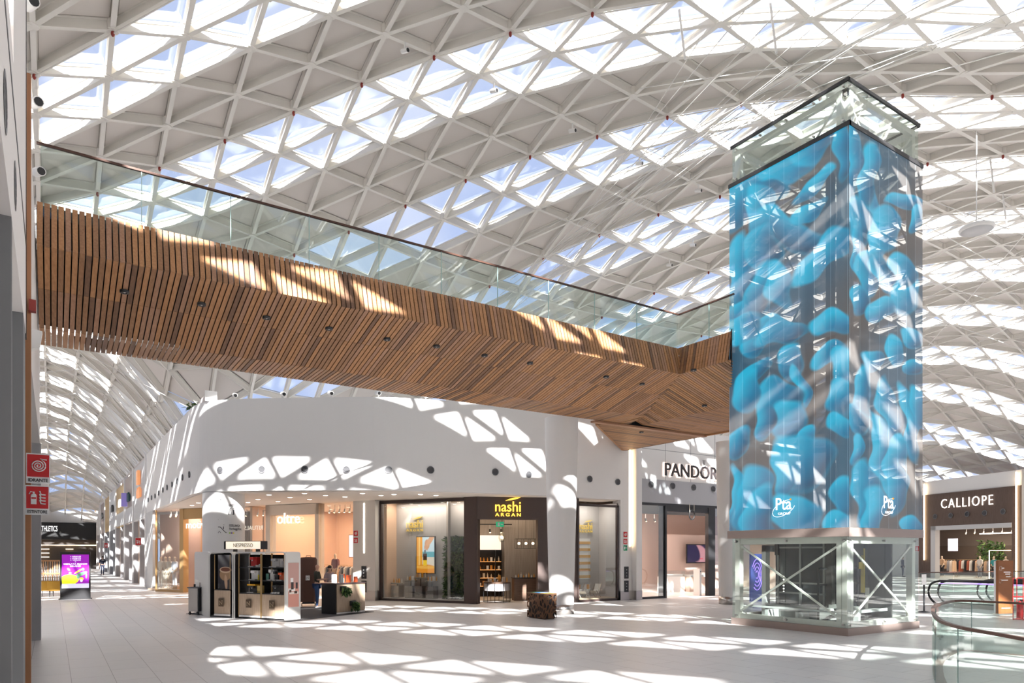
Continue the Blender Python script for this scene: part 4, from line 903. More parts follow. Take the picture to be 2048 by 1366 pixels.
# plant panel: moss back with real leaves
pp = F2.thing('plant_panel', 'upright panel of dense green plants in the hair care window', 'plants', F2.px(908, 1100, .7)[0], .7, F2.px(908, 1197, .7)[1])
pw, ph = F2.px(924, 1100, .7)[0]-F2.px(889, 1100, .7)[0], F2.px(908, 1073, .7)[1]-F2.px(908, 1197, .7)[1]
MB().box(-pw/2, pw/2, .05, .2, 0, ph).build('backing', mat('dark_moss', (.02, .035, .015), .9), pp)
LV = [mat('leaf_dark', (.03, .075, .02), .6), mat('leaf_mid', (.07, .15, .035), .6), mat('leaf_pale', (.18, .27, .07), .6)]
def foliage(mb, cx, cy, cz, sx_, sz_, n, ln, dy=.25, drop=.3):
    for _ in range(n):
        x, z = cx+random.uniform(-.5, .5)*sx_, cz+random.uniform(-.5, .5)*sz_; y = cy + random.uniform(-.1, .05)
        d = Vector((random.uniform(-1, 1), -random.uniform(.3, 1), random.uniform(-1, .7)-drop)).normalized(); u = d.cross(Vector((random.random()-.5, random.random()-.5, random.random()))).normalized()
        l = ln*random.uniform(.6, 1.3); p = Vector((x, y, z)); w_ = l*.16
        mb.add([p, p+d*l*.5+u*w_, p+d*l, p+d*l*.5-u*w_], [(0, 1, 2, 3)], random.choices((0, 1, 2), (.45, .4, .15))[0])
g = MB(); foliage(g, 0, .05, ph/2, pw, ph, 2600, .2); tag(g.build('leaves', LV, pp), kind='stuff')
for i, px in enumerate((795, 822, 841.5, 864)):
    top_ = F2.px(px, (1166, 1161, 1155, 1162)[i], .6)[1]; x_ = F2.px(px, 1100, .6)[0]
    t = F2.thing('display_table', 'pedestal with a tray of hair products, %s of four in the window' % ('leftmost', 'second from left', 'third from left', 'rightmost')[i], 'display stand', x_, .6, .11)
    MB().box(-.2, .2, -.2, .2, 0, .55).build('block', mat('mirror_block', (.35, .33, .33), .15, .8), t)
    MB().cyl((0, 0, .55), (0, 0, top_-.15), .022, n=8).build('stem', BLACK, t); MB().cyl((0, 0, top_-.15), (0, 0, top_-.1), .3, n=20).build('tray', mat('grey_tray', (.25, .24, .21), .5), t)
    for q in range(5):
        bx = -.2+q*.1; b_ = F2.thing('product_box' if q % 2 else 'product_bottle', 'small amber hair product standing on a tray in the hair care window', 'product', x_+bx, .6+.06*math.sin(q*2), top_+.01, 'hair products on the window trays')
        g = MB()
        if q % 2: g.box(-.035, .035, -.035, .035, 0, .16+.04*(q == 3))
        else: bottle(g, 0, 0, 0, .22, .03)
        g.build('pack', (C_AMB, C_CRM, C_AMB, C_AMB, C_WHT)[(q+i) % 5], b_)
# brown entrance
ox0, ox1 = F3.px(954, 1100)[0], F3.px(1075, 1100)[0]; s = F3.thing('shopfront', 'dark brown hair care shop entrance with large glowing gold sign', 'shopfront')
zo = F3.px(1015, 1039)[1]
xw = F2.px(929, 1000)[0]
MB().box(-.02, ox0+.02, -.05, .3, 0, 4.52).box(ox1, F3.L+.05, -.05, .3, 0, 4.52).box(ox0, ox1, -.05, .3, zo, 4.52).build('cladding', BRN, s)
g = MB(); fbox(g, F2, xw, L2, -.05, .25, 0, 4.52); g.build('cladding', BRN, s, False)
xs_, zs_ = F3.px(1015, 1033); nashi(s, xs_, -.12, zs_, F3.px(1041, 1030)[0]-F3.px(990, 1030)[0], SGOLD)
g = MB(); fbox(g, F4, 0, F4.L, -.02, .25, 0, 4.52); g.build('cladding', BRN, s, False)
t = F3.thing('exit_sign', 'small green exit sign hanging at the top of the hair care shop doorway', 'sign', F3.px(1003, 1040)[0], .4, zo-.3)
MB().box(-.17, .17, -.02, .02, 0, .22).build('plate', mat('exit_green', (.02, .35, .16), .5, 0, .6), t); g = MB(); g.box(-.1, -.02, -.03, -.02, .04, .18); g.tube([(.03, -.03, .11), (.13, -.03, .11)], .02, 5); g.build('symbol', SG_W, t)
# interior
t = MB(); bk = [F3.w(-.9, 5.0, 0), F3.w(3.6, 5.0, 0)]
fbox(t, F3, -1.1, 4.8, 5.0, 5.1, 0, 4.4); fbox(t, F3, -1.1, -1.0, 1.2, 5.1, 0, 4.4); fbox(t, F3, 1.75, 4.8, 3.2, 3.3, 0, 4.4); fbox(t, F3, 3.7, 3.8, .3, 3.3, 0, 4.4)
struct('wall_shop_inner', t, wood('grey_wood_wall', (.26, .23, .21), (.33, .30, .28), 2, 2), 'grey wood panelled walls inside the hair care shop')
# amber lit shelves with individual products
sh = F3.thing('product_shelving', 'dark wall shelving with a lit amber header deep in the hair care shop', 'shelving', .6, 4.6)
MB().box(-1.6, 1.2, .2, .35, 0, 2.3).build('back', BLACKM, sh)
for z in (.5, .9, 1.3, 1.7): MB().box(-1.6, 1.2, -.1, .2, z, z+.03).build('shelf_board', mat('glow_shelf', (.9, .5, .2), .5, 0, .5, (1, .45, .15)), sh)
for q in (-1.62, -.35, .9, 1.2): MB().box(q, q+.04, -.12, .3, 0, 2.3).build('upright', BLACK, sh)
MB().box(-1.6, -.1, -.05, .2, 2.3, 3.0).build('header_lightbox', mat('amber_box', (.95, .55, .08), .5, 0, 1.1, (1, .5, .05)), sh)
MB().box(0, 1.2, -.05, .2, 2.3, 3.0).build('header_lightbox', mat('pale_box', (.9, .8, .7), .5, 0, .8), sh)
n = 0
for z in (.53, .93, 1.33, 1.73):
    for i in range(15):
        x = -1.5 + i*.185; mm = random.choice((C_AMB, C_CRM, C_WHT, C_AMB, C_BLK)); g = MB()
        if random.random() < .5: g.box(-.05, .05, -.04, .04, 0, random.uniform(.14, .24))
        else: bottle(g, 0, 0, 0, random.uniform(.18, .26), .032)
        o = g.build('hair_product', mm); o.location = F3.w(.6+x, 4.55, z); o.rotation_euler = (0, 0, F3.ang)
        tag(o, 'small hair product packed on the dark amber lit shelving', 'product', 'hair products on the amber lit shelving')
tb = F3.thing('display_table', 'round wire framed display table in the hair care shop doorway', 'table', F3.px(994, 1100, 1.2)[0], 1.2)
MB().cyl((0, 0, .82), (0, 0, .88), .6, n=24).build('tabletop', WAL, tb); MB().cyl((0, 0, .5), (0, 0, .82), .58, n=24).build('apron', NG, tb)
for q in range(10): a_ = q*PI/5; MB().cyl((.6*math.cos(a_), .6*math.sin(a_), 0), (.6*math.cos(a_), .6*math.sin(a_), .84), .012, n=6).build('leg', BLACK, tb)
MB().tube([(.6*math.cos(q*PI/12), .6*math.sin(q*PI/12), .03) for q in range(24)], .012, 5, 0, True).build('foot_ring', BLACK, tb)
for q in range(9):
    g = MB(); hh = random.uniform(.12, .3); (g.box(-.05, .05, -.04, .04, 0, hh) if q % 2 else bottle(g, 0, 0, 0, hh, .03))
    o = g.build('hair_product', (C_WHT, C_CRM, C_AMB)[q % 3]); o.location = F3.w(F3.px(994, 1100, 1.2)[0]-.4+q*.1, 1.1+.15*math.sin(q*3), .88); tag(o, 'hair product standing on the round wire framed table', 'product', 'products on the round table')
ct = F3.thing('shop_counter', 'dark wood counter at the right inside the hair care shop', 'counter', 2.75, 1.9)
MB().box(-.85, .85, -.3, .3, 0, 1.0).build('body', WAL, ct); MB().box(-.88, .88, -.33, .33, 1.0, 1.04).build('worktop', BLACK, ct); MB().box(.4, .8, -.1, .1, 1.04, 1.3).build('till', BLACK, ct)
for q in range(8):
    g = MB(); bottle(g, 0, 0, 0, .12+.05*(q % 3), .028); o = g.build('hair_product', (C_WHT, C_AMB)[q % 2]); o.location = F3.w(2.0+q*.12, 1.75, 1.04); tag(o, 'small bottle on the dark wood counter of the hair care shop', 'product', 'bottles on the dark counter')
for i, (x, y) in enumerate(((1.3, 1.5), (1.5, 2.4))):
    t = F3.thing('pendant_lamp', 'single glass pendant bulb in the hair care shop, %s' % ('nearer the door', 'further in')[i], 'pendant lamp', x, y, 2.75)
    MB().cyl((0, 0, .35), (0, 0, 4.4-2.75), .008, n=5).build('cable', BLACK, t); MB().lathe([(.04, .35), (.12, .2), (.15, .05), (.08, -.12)], 14).build('shade', GLASS_S, t); MB().ell((0, 0, .1), (.05, .05, .07)).build('bulb', WLIGHT, t)
t = F3.thing('wire_chandelier', 'oval wire cage chandelier with glowing bulbs in the hair care shop', 'chandelier', 2.35, 1.2, 2.35)
g = MB()
for z in (0, .42): g.tube([(.5*math.cos(q*PI/10), .22*math.sin(q*PI/10), z) for q in range(20)], .01, 5, 0, True)
for q in range(10): a_ = q*PI/5; g.cyl((.5*math.cos(a_), .22*math.sin(a_), 0), (.5*math.cos(a_), .22*math.sin(a_), .42), .008, n=5)
g.build('cage', BLACK, t)
for q in (-.35, 0, .35): MB().cyl((q, 0, .42), (q, 0, 2.0), .006, n=5).build('cable', BLACK, t); MB().ell((q*.9, 0, .22), (.06, .06, .06)).build('bulb', WLIGHT, t)
tracklights(F3, -.3, 1.8, 3.0, 3.25, 4, 'black track spotlight inside the hair care shop', 'spotlights in the hair care shop')
t = F3.thing('light_track', 'black ceiling track inside the hair care shop', 'light track', .75, 3.0, 3.45); MB().box(-1.3, 1.3, -.03, .03, 0, .05).build('rail', BLACK, t)
# right window with deck chairs
s = F5.thing('display_window', 'hair care shop window with small deck chairs and an orange striped panel', 'display window')
xr = F5.px(1236, 1100)[0]; MB().box(-.05, xr, -.04, .08, 4.2, 4.3).box(-.05, xr, -.04, .08, 0, .1).box(xr-.09, xr, -.04, .08, 0, 4.3).box(-.1, 0, -.04, .08, 0, 4.3).build('frame', MATS['brown_frame'], s)
MB().box(0, xr/2-.004, 0, .014, .1, 4.2).box(xr/2+.004, xr-.09, 0, .014, .1, 4.2).build('glass_pane', GLASS_S, s)
MB().box(-.6, xr, 1.3, 1.35, 0, 4.4).box(xr-.02, xr, .08, 1.35, 0, 4.4).build('backdrop', NG, s); MB().box(-.6, xr-.1, .05, 1.3, .02, .14).build('platform', mat('sand_floor', (.55, .42, .3), .9), s)
x_ = F5.px(1172, 1045, 1.2)[0]; nashi(s, x_, 1.22, F5.px(1172, 1065, 1.2)[1], .78, GOLD2)
t = F5.thing('striped_panel', 'white panel with orange stripes and slats in the deck chair window', 'panel', F5.px(1168, 1100, 1.0)[0], 1.0, F5.px(1168, 1158, 1.0)[1])
hh = F5.px(1168, 1077, 1.0)[1]-F5.px(1168, 1158, 1.0)[1]; w_ = .36
MB().box(-w_-.2, w_, 0, .03, 0, hh).build('board', C_WHT, t)
for q in range(6): MB().box(-w_-.21, w_+.01, -.012, 0, hh*(q+.15)/6, hh*(q+.55)/6).build('stripe', mat('stripe_orange', (.75, .40, .08), .6), t)
for i, px in enumerate((1150, 1170, 1191)):
    x = F5.px(px, 1100, .6)[0]; t = F5.thing('deck_chair', 'little white sling deck chair in the window, %s of three' % ('leftmost', 'middle', 'rightmost')[i], 'deck chair', x, .6, .14, rot=.4)
    g = MB(); 
    for yy in (-.16, .16): g.cyl((-.3, yy, 0), (.28, yy, .62), .012, n=6); g.cyl((.25, yy*.9, 0), (-.22, yy*.9, .32), .012, n=6)
    g.build('frame', OAK, t); g = MB(); g.wall([(0, -.15), (0, .15)], 0, .01, .01)
    sl = MB(); pts = [(-.26, .30), (-.15, .17), (0, .16), (.15, .36), (.27, .60)]
    for j in range(4): sl.add([(pts[j][0], -.15, pts[j][1]), (pts[j][0], .15, pts[j][1]), (pts[j+1][0], .15, pts[j+1][1]), (pts[j+1][0], -.15, pts[j+1][1])], [(0, 1, 2, 3)])
    sl.build('sling', C_WHT, t)
for i, px in enumerate((1158, 1176)):
    x = F5.px(px, 1100, .4)[0]; t = F5.thing('side_table', 'tiny folding side table with an amber lantern between the deck chairs, %s' % ('left one', 'right one')[i], 'side table', x, .4, .14)
    MB().cyl((0, 0, .38), (0, 0, .4), .15, n=14).build('tabletop', LGREY, t); MB().cyl((-.12, 0, 0), (.12, 0, .38), .01, n=5).cyl((.12, 0, 0), (-.12, 0, .38), .01, n=5).build('leg', LGREY, t)
    o = MB().cyl((0, 0, 0), (0, 0, .2), .06, n=10).build('amber_lantern', C_AMB); o.location = F5.w(x, .4, .54); tag(o, 'amber lantern on the %s tiny side table by the deck chairs' % ('left', 'right')[i], 'lantern')
# signs at the white pilaster
FW = Fac((21.45, YW-.02), (22.5, YW-.02))
for ya_, kd, lb in ((1075, 'reel', 'small red hose reel sign on the white pilaster left of its light strip'), (1089, 'ext', 'small red extinguisher sign under the hose reel sign on the white pilaster'), (1102, 'exit', 'small green exit sign lowest of three on the white pilaster')):
    x_, z_ = FW.px(1250, ya_); firesign(FW, x_, z_, .25, .27, lb, kd, -.02)
for i, (ya_, yb_) in enumerate(((1157, 1133), (1184, 1161))):
    x_, za_ = FW.px(1258, ya_); x_ = min(x_, .36); zb_ = FW.px(1258, yb_)[1]
    t = FW.thing('wall_socket_box', 'black call panel in the white pilaster by the deck chair window, %s of two' % ('upper', 'lower')[i], 'wall panel', .34, -.01, za_)
    MB().box(-.13, .13, -.02, .01, 0, zb_-za_).build('plate', BLACK, t, bevel=.01)
    for q in range(3): MB().cyl((0, -.03, .12+q*.14), (0, -.018, .12+q*.14), .022, n=8).build('button', LGREY, t)
# ================================================================== JEWELLERY SHOP
FP = Fac((22.55, YW), (30, YW))
s = FP.thing('shopfront', 'jewellery shop front with black door frame and large dark backlit name', 'shopfront')
g1, g2, g3 = FP.px(1320, 1100)[0], FP.px(1332, 1100)[0], FP.px(1415, 1100)[0]
MB().box(-.02, 8, -.02, .1, 4.38, 4.5).box(0, g2, -.03, .1, 0, .1).box(g2-.1, g2, -.06, .1, 0, 4.4).box(g3, g3+.5, -.06, .15, 0, 4.4).box(g2, g3, -.03, .1, 4.12, 4.4).build('frame', BLACK, s)
MB().box(0, g2-.1, 0, .014, .1, 4.4).build('glass_pane', GLASS_S, s); MB().box(g2-.45, g2-.1, .03, .05, .1, 4.4).build('door_leaf', glass('smoked_glass', (.35, .36, .38), .12), s)
MB().box(g3+.5, 8, 0, .014, .05, 4.4).build('glass_pane', GLASS_S, s)
xa_, za_ = FP.px(1326, 951); xz_ = FP.px(1447, 927)[0]
text('lettering', 'PANDORA', .62, mat('letter_dark', (.035, .028, .03), .5), s, ((xa_+xz_)/2, -.13, 5.80), 0, .05, width=xz_-xa_, bold=.01)
text('letter_glow', 'PANDORA', .68, mat('letter_halo', (1, .8, .7), .5, 0, 1.6, (1, .78, .68)), s, ((xa_+xz_)/2, -.03, 5.77), 0, .01, width=xz_-xa_+.06, bold=.03)
g = MB(); xo = FP.px(1404, 930)[0]
for q in (-1, 0, 1): g.tube([(xo+q*.035, -.13, 6.49), (xo+q*.075, -.13, 6.68)], .014, 5); g.ell((xo+q*.08, -.13, 6.70), (.022, .02, .022), 6, 4)
g.build('crown_mark', MATS['letter_dark'], s)
hg = FP.thing('hanging_sign', 'hanging ring shaped sign over the jewellery shop door', 'sign', FP.px(1379, 1100)[0], -.15, FP.px(1379, 1039)[1])
g = MB(); g.tube([(.18*math.cos(a_), 0, .22+.23*math.sin(a_)) for a_ in np.linspace(0, 2*PI, 24, endpoint=False)], .035, 6, 0, True)
for q in (-1, 0, 1): g.tube([(q*.03, 0, .47), (q*.08, 0, .62)], .014, 5)
g.build('ring', BLACK, hg); MB().tube([(-.16, 0, .35), (-.16, 0, .75)], .012, 5).tube([(.16, 0, .35), (.16, 0, .75)], .012, 5).build('hanger', C_CRM, hg)
BLUSH = mat('blush_wall', (.72, .56, .49), .8)
t = MB(); t.box(22.6, 36, YW+7, YW+7.1, 0, 4.5); t.box(22.5, 22.6, YW+.3, YW+7, 0, 4.5); t.box(36, 36.1, YW+.3, YW+7, 0, 4.5); t.box(29.2, 36, YW+4.9, YW+5.0, 0, 3.2)
struct('wall_shop_right', t, BLUSH, 'blush pink interior walls of the jewellery shop')
MB().box(23.6, 28.4, YW+6.7, YW+6.95, 3.0, 3.06)
o = MB().box(23.3, 27.6, YW+6.85, YW+6.95, 3.05, 3.1).build('cove_light', WLIGHT); tag(o, 'glowing cove line on the back wall of the jewellery shop', 'light')
def case(x, y, w, d, hb, ht, label, body, grp=None):
    t = FP.thing('display_case', label, 'display case', x, y)
    MB().box(-w/2, w/2, -d/2, d/2, 0, hb).build('cabinet', body, t); MB().box(-w/2, w/2, -d/2, d/2, hb, ht).build('glass_top', GLASS_S, t)
    MB().box(-w/2+.1, w/2-.1, -d/2+.05, d/2-.05, hb, hb+.12).build('jewellery_tray', C_WHT, t); return t
pb = mat('blush_case', (.66, .50, .42), .6); tl = mat('teal_case', (.10, .24, .25), .5)
case(.55, 1.2, .8, .7, .85, 1.45, 'glass case on a pale table in the left jewellery window', pb)
case(FP.px(1350, 1100, 3.5)[0]-.3, 3.5, 1.5, .6, .85, 1.15, 'low white display case in the middle of the jewellery shop', C_WHT)
case(FP.px(1399, 1100, 2.6)[0]+.2, 3.2, 1.3, .6, .8, 1.1, 'blush display counter at the right of the jewellery shop', pb)
case(FP.px(1385, 1100, 5.5)[0], 5.6, 2.4, .6, .9, 1.0, 'long blush counter along the back of the jewellery shop', pb)
t = FP.thing('scanner_gate', 'tall white security post in the jewellery shop doorway', 'security gate', FP.px(1395, 1100, .5)[0], .5); MB().box(-.07, .07, -.2, .2, 0, 1.35).build('post', C_WHT, t); MB().cyl((0, -.21, 1.2), (0, -.2, 1.2), .03).build('lamp', BLACK, t)
def face(s_, t_):
    c = np.ones(s_.shape+(3,))*np.array((.02, .015, .06)); c = blend(c, spot(s_, t_, .55, .45, .34, .6, 15), (.42, .22, .26)); c = blend(c, spot(s_, t_, .42, .55, .06, .05), (.1, .03, .06)); c = blend(c, spot(s_, t_, .62, .2, .08, .04), (.5, .08, .12)); return blend(c, spot(s_, t_, .2, .7, .3, .7, 20), (.01, .008, .05))
t = FP.thing('video_screen', 'wide screen showing a dark face close-up in the jewellery shop', 'screen', FP.px(1397, 1100, 4.5)[0], 4.5, FP.px(1397, 1125, 4.5)[1])
MB().box(-1.0, 1.0, 0, .06, -.04, 1.08).build('frame', BLACK, t); painted('display', 1.9, 1.0, face, t, (0, -.01, .02), 0, .03, .6)
def snake(s_, t_):
    c = np.ones(s_.shape+(3,))*np.array((.75, .72, .66)); r = np.hypot((s_-.5)*1.3, t_-.5); return blend(c, ((np.sin(r*60+5*np.arctan2(t_-.5, s_-.5)) > -.2) & (r < .42))*1.0, (.30, .16, .07))
t = FP.thing('wall_poster', 'framed print of a coiled brown bracelet in the left jewellery window', 'poster', .45, 2.2, 1.85); MB().box(-.55, .55, 0, .04, 0, 1.65).build('frame', C_WHT, t); painted('print', 1.0, 1.5, snake, t, (0, -.01, .07), 0, .03)
t = FP.thing('colour_panel', 'slate and teal panel behind the coiled bracelet print', 'panel', .45, 2.45, 0); MB().box(-.65, .65, 0, .05, 0, 1.5).build('lower_panel', tl, t); MB().box(-.65, .65, 0, .05, 1.5, 4.1).build('upper_panel', mat('slate_panel', (.13, .14, .20), .6), t)
t = FP.thing('wall_niche', 'lit wall niche with small jewellery pads at the back of the jewellery shop', 'wall niche', FP.px(1355, 1100, 6.8)[0], 6.85, 1.3)
MB().box(-1.1, 1.1, 0, .12, 0, 1.5).build('back', mat('niche_cream', (.8, .66, .55), .7, 0, .15), t)
for q in (-.7, .1, .5): MB().box(q-.1, q+.1, -.08, 0, .3, .5).build('pad', mat('pad_brown', (.3, .2, .15), .6), t)
for q in (-.6, .5): MB().box(q-.25, q+.25, -.05, 0, .95, 1.02).build('bracelet_row', mat('rose_gold', (.6, .35, .25), .3, .7), t)
tracklights(FP, 0, 1.6, 2.0, 3.75, 5, 'black track spotlight in the left jewellery window', 'spotlights in the left jewellery window')
tracklights(FP, 1.8, 5.0, 3.0, 3.95, 5, 'black track spotlight over the jewellery shop floor', 'spotlights over the jewellery floor')
# shop light
for (F, x, y, sx_, sy_, pw_, c) in ((F1, 2.0, 3.2, 4, 4, 290, (1, .74, .56)), (F1, 7.4, 3.4, 4, 4, 300, (1, .72, .52)), (F1, 11.5, 3.0, 3, 4, 260, (1, .70, .48)), (FB, 1, .8, 1, 1, 60, (1, .75, .6)), (F3, 1.6, 2.6, 3, 3, 90, (1, .75, .5)), (FP, 3.5, 3.2, 5, 5, 430, (1, .80, .70)), (F2, 2.4, .55, 4, .5, 95, (1, .85, .72)), (F5, 1.0, .6, 1.6, .6, 45, (1, .88, .78))):
    p = F.w(x, y, 4.42); area('shop_ceiling_light', p, sx_, sy_, pw_, c, (0, 0, F.ang))
# ================================================================== VENTS, CAMERAS, SIGNS ON THE WALLS
def vent(c, n, r, label, grp):
    n = Vector((n[0], n[1], 0)).normalized(); t = thing('round_vent', label, 'vent', c, math.atan2(n.x, -n.y) , grp)
    if n.x > .9: t.scale = (1, .12, 1)
    g = MB(); ringp = [(r*math.cos(a), -.03, r*math.sin(a)) for a in np.linspace(0, 2*PI, 20, endpoint=False)]; g.tube(ringp, r*.14, 6, 0, True); g.build('ring', mat('vent_grey', (.16, .16, .17), .5), t)
    g = MB(); g.cyl((0, .0, 0), (0, -.012, 0), r*.95, n=18, mi=0)
    for q in range(-3, 4): w = math.sqrt(max(0, 1-(q*.26)**2))*r*.9; g.box(-w, w, -.028, -.014, q*r*.26-.006, q*r*.26+.006, 1)
    g.build('grille', [mat('vent_dark', (.05, .05, .055), .6), MATS['vent_grey']], t)
def onpoly(px, py, poly):
    best = None; u = (px-1024)/FPX; rx, ry = u*RX+FX, u*RY+FY
    for i in range(len(poly)-1):
        a, b = Vector(poly[i]), Vector(poly[i+1]); d = b-a; den = rx*d.y - ry*d.x
        if abs(den) < 1e-9: continue
        s_ = (a.x*d.y - a.y*d.x)/den; k = (a.x*ry - a.y*rx)/den
        if s_ > 0 and 0 <= k <= 1 and (best is None or s_ < best[0]): best = (s_, d.normalized())
    if best is None: a, b = Vector(poly[-2]), Vector(poly[-1]); d = b-a; s_ = (a.x*d.y-a.y*d.x)/(rx*d.y-ry*d.x); best = (s_, d.normalized())
    s_, d = best; return Vector((rx*s_, ry*s_, EYE+(HOR-py)/FPX*s_)), Vector((d.y, -d.x))
for px, py in ((441, 940), (524, 939), (610, 939), (693, 939.5), (777, 940), (861, 940), (990, 944), (1057, 949), (1179, 958), (1235, 964)):
    c, n = onpoly(px, py, FASC); vent(c, n, .13, 'round grey air nozzle in the curved white wall', 'air nozzles in the curved wall')
for px, py in ((379.6, 949), (366, 955), (355.6, 963), (345, 969), (335, 975), (326.7, 980), (318, 986), (311, 992), (304, 995.5), (297, 1000)):
    c, n = onpoly(px, py, [(4.75, 60), (4.75, 29.0)]); vent(c, (-1, 0), .13, 'round air nozzle low on the corridor side of the white wall', 'air nozzles on the corridor side')
for px, py in ((1302, 969), (1345, 972), (1387, 975), (1426, 978)):
    c = onv(px, py, (22, YW-.02), (1, 0)); vent(c, (0, -1), .14, 'round air nozzle in the grey band over the jewellery shop', 'air nozzles in the grey band')
def cctv(c, ang, label, grp=None, stem=.12):
    t = thing('security_camera', label, 'security camera', c, ang, grp)
    MB().cyl((0, 0, 0), (0, 0, stem), .03, n=8).build('bracket', C_WHT, t); MB().cyl((0, .13, .03), (0, -.13, -.04), .07, n=12).build('housing', C_WHT, t); MB().cyl((0, -.135, -.041), (0, -.125, -.039), .058, n=12).build('lens', BLACK, t)
for i, (px, py) in enumerate(((471, 789), (568, 788), (663, 788), (758, 789), (854, 790))):
    c, n = onpoly(px, py, FASC); t = thing('security_camera', 'small white security camera perched on top of the curved wall', 'security camera', (c.x, c.y+.1, 8.1), 0, 'cameras on the curved wall')
    MB().cyl((0, 0, 0), (0, 0, .16), .03, n=8).build('bracket', C_WHT, t); MB().cyl((0, .13, .2), (0, -.13, .14), .08, n=12).build('housing', C_WHT, t); MB().cyl((0, -.135, .138), (0, -.127, .14), .065, n=12).build('lens', BLACK, t)
c, n = onpoly(423, 788, FASC); t = thing('antenna_box', 'flat white box standing on the left end of the curved wall', 'box', (c.x, c.y+.1, 8.1)); MB().box(-.22, .22, -.04, .04, 0, .4).build('case', C_WHT, t)
def roofat(px, py, drop=.35):
    z = 17.0
    for _ in range(25):
        p = atz(px, py, z); z = .5*z + .5*(roofz(p.x, p.y)-drop)
    return atz(px, py, z)
for px, py in ((810, 101), (988, 181), (1145, 261), (1279, 327), (1397, 381), (1386, 490), (1339, 530)):
    p = roofat(px, py, .6); cctv(p, .3, 'white tube camera hanging from the roof lattice', 'cameras under the roof', .25)
for i, (px, py, Y) in enumerate(((61, 6, 10.6), (71, 205, 12.0), (77, 343, 13.6))):
    u = (px-1024)/FPX; X = Y*(RY-u*FY)/(u*FX-RX)*1.0; d = X*FX+Y*FY
    cctv((X, Y, EYE+(HOR-py)/FPX*d), .3, 'white tube camera on the left wall, %s of three' % ('topmost', 'middle', 'lowest')[i], None, .05)
SPR = mat('sprinkler_red', (.30, .04, .03), .5)
spm = None
for a in range(-7, 8):
    for b in range(-6, 14):
        if (a+b) % 4: continue
        n_ = node(a, b)
        d = n_.x*FX+n_.y*FY; x = 1024+FPX*(n_.x*RX+n_.y*RY)/d; y = HOR-FPX*(n_.z-EYE)/d
        if d < 3 or not (30 < x < 2060 and -20 < y < 900): continue
        if spm is None: spm = MB().ell((0, 0, 0), (.05, .05, .09), 8, 6).build('sprinkler_head', SPR); tag(spm, 'small dark red sprinkler head at a node of the roof lattice', 'sprinkler', 'sprinkler heads under the roof'); o = spm
        else: o = spm.copy(); COL.objects.link(o)
        o.location = n_ + Vector((0, 0, -BH-.16))
pp_ = MB()
for c in range(-24, 30, 4):
    pts = [node(a, c-a)+Vector((0, 0, -BH-.08)) for a in range(-10, 9) if -8 <= c-a <= 20]
    if len(pts) > 1: pp_.tube(pts, .02, 5)
struct('ceiling_pipe', pp_, STEEL_W, 'thin sprinkler pipes following the roof bands')
# tie rods
CAB = mat('white_rod', (.82, .80, .77), .4)
fan = [((1193, 400), (1402, 76)), ((1040, 560), (1507, 0)), ((1010, 600), (1560, 20)), ((1000, 640), (1690, 95)), ((1005, 620), (1640, 178)), ((1075, 530), (1620, 60)), ((1020, 560), (1530, 190)), ((1000, 590), (1578, 132)), ((985, 660), (1470, 175)),
  ((1120, 500), (1750, 0)), ((1278, 177), (2048, 62)), ((1230, 330), (2048, 15)), ((1210, 360), (1860, 0)), ((1060, 545), (1700, 100)), ((1180, 420), (1760, 60)), ((1240, 350), (1990, 40)), ((1300, 300), (2048, 95)), ((1020, 610), (1420, 300)), ((985, 640), (1330, 360)), ((950, 530), (1260, 370))]
for p, q in fan:
    a_, b_ = roofat(p[0], p[1], .5), roofat(q[0], q[1], .7)
    tag(MB().cyl(a_, b_, .014, n=5, caps=False).build('tie_rod', CAB), 'long thin white tie rod fanning under the roof left of the lift tower', 'tie rod', 'fan of tie rods by the lift tower')
fan2 = [((1858, 690), (2048, 470)), ((1850, 520), (2048, 440)), ((1850, 470), (2048, 380)), ((1850, 450), (2048, 560)), ((1845, 600), (2048, 500)), ((1850, 660), (2048, 560)), ((1845, 560), (2048, 620)), ((1850, 430), (2048, 430)), ((1860, 400), (2048, 470)), ((1845, 740), (2048, 640)), ((1850, 630), (2048, 700))]
for p, q in fan2:
    a_, b_ = roofat(p[0], p[1], .5), roofat(q[0], q[1], .7)
    tag(MB().cyl(a_, b_, .02, n=5, caps=False).build('tie_rod', CAB), 'thin white tie rod under the roof right of the lift tower', 'tie rod', 'tie rods right of the lift tower')
for p, q in (((1358, 17), (1375, 86)), ((1540, 2), (1549, 78)), ((1834, 322), (1858, 381)), ((1979, 308), (1992, 366)), ((2005, 383), (2022, 432))):
    a_ = roofat(p[0], p[1], .2); b_ = atz(q[0], q[1], a_.z-1.2); b_ = Vector((a_.x+.15, a_.y-.1, a_.z-1.5))
    d = a_.x*FX+a_.y*FY
    tag(MB().cyl(a_, b_, .035, n=8).build('roof_strut', C_WHT), 'short white strut hanging from the roof lattice', 'strut', 'short struts under the roof')
for k in range(18):
    Y = 35 + k*3.77
    for X_a, X_b, dy in ((6.0, -4.5, 1.9), (1.5, -8, -1.9)):
        za, zb = roofz(X_a, Y)-.5, roofz(X_b, Y+dy)-.5; zm = min(za, zb)
        tag(MB().cyl((X_a, Y, za), (X_b, Y+dy, zb if X_a > 5 else zb), .018, n=5, caps=False).build('tie_rod', CAB), 'white tie rod spanning the corridor vault', 'tie rod', 'tie rods in the corridor vault')
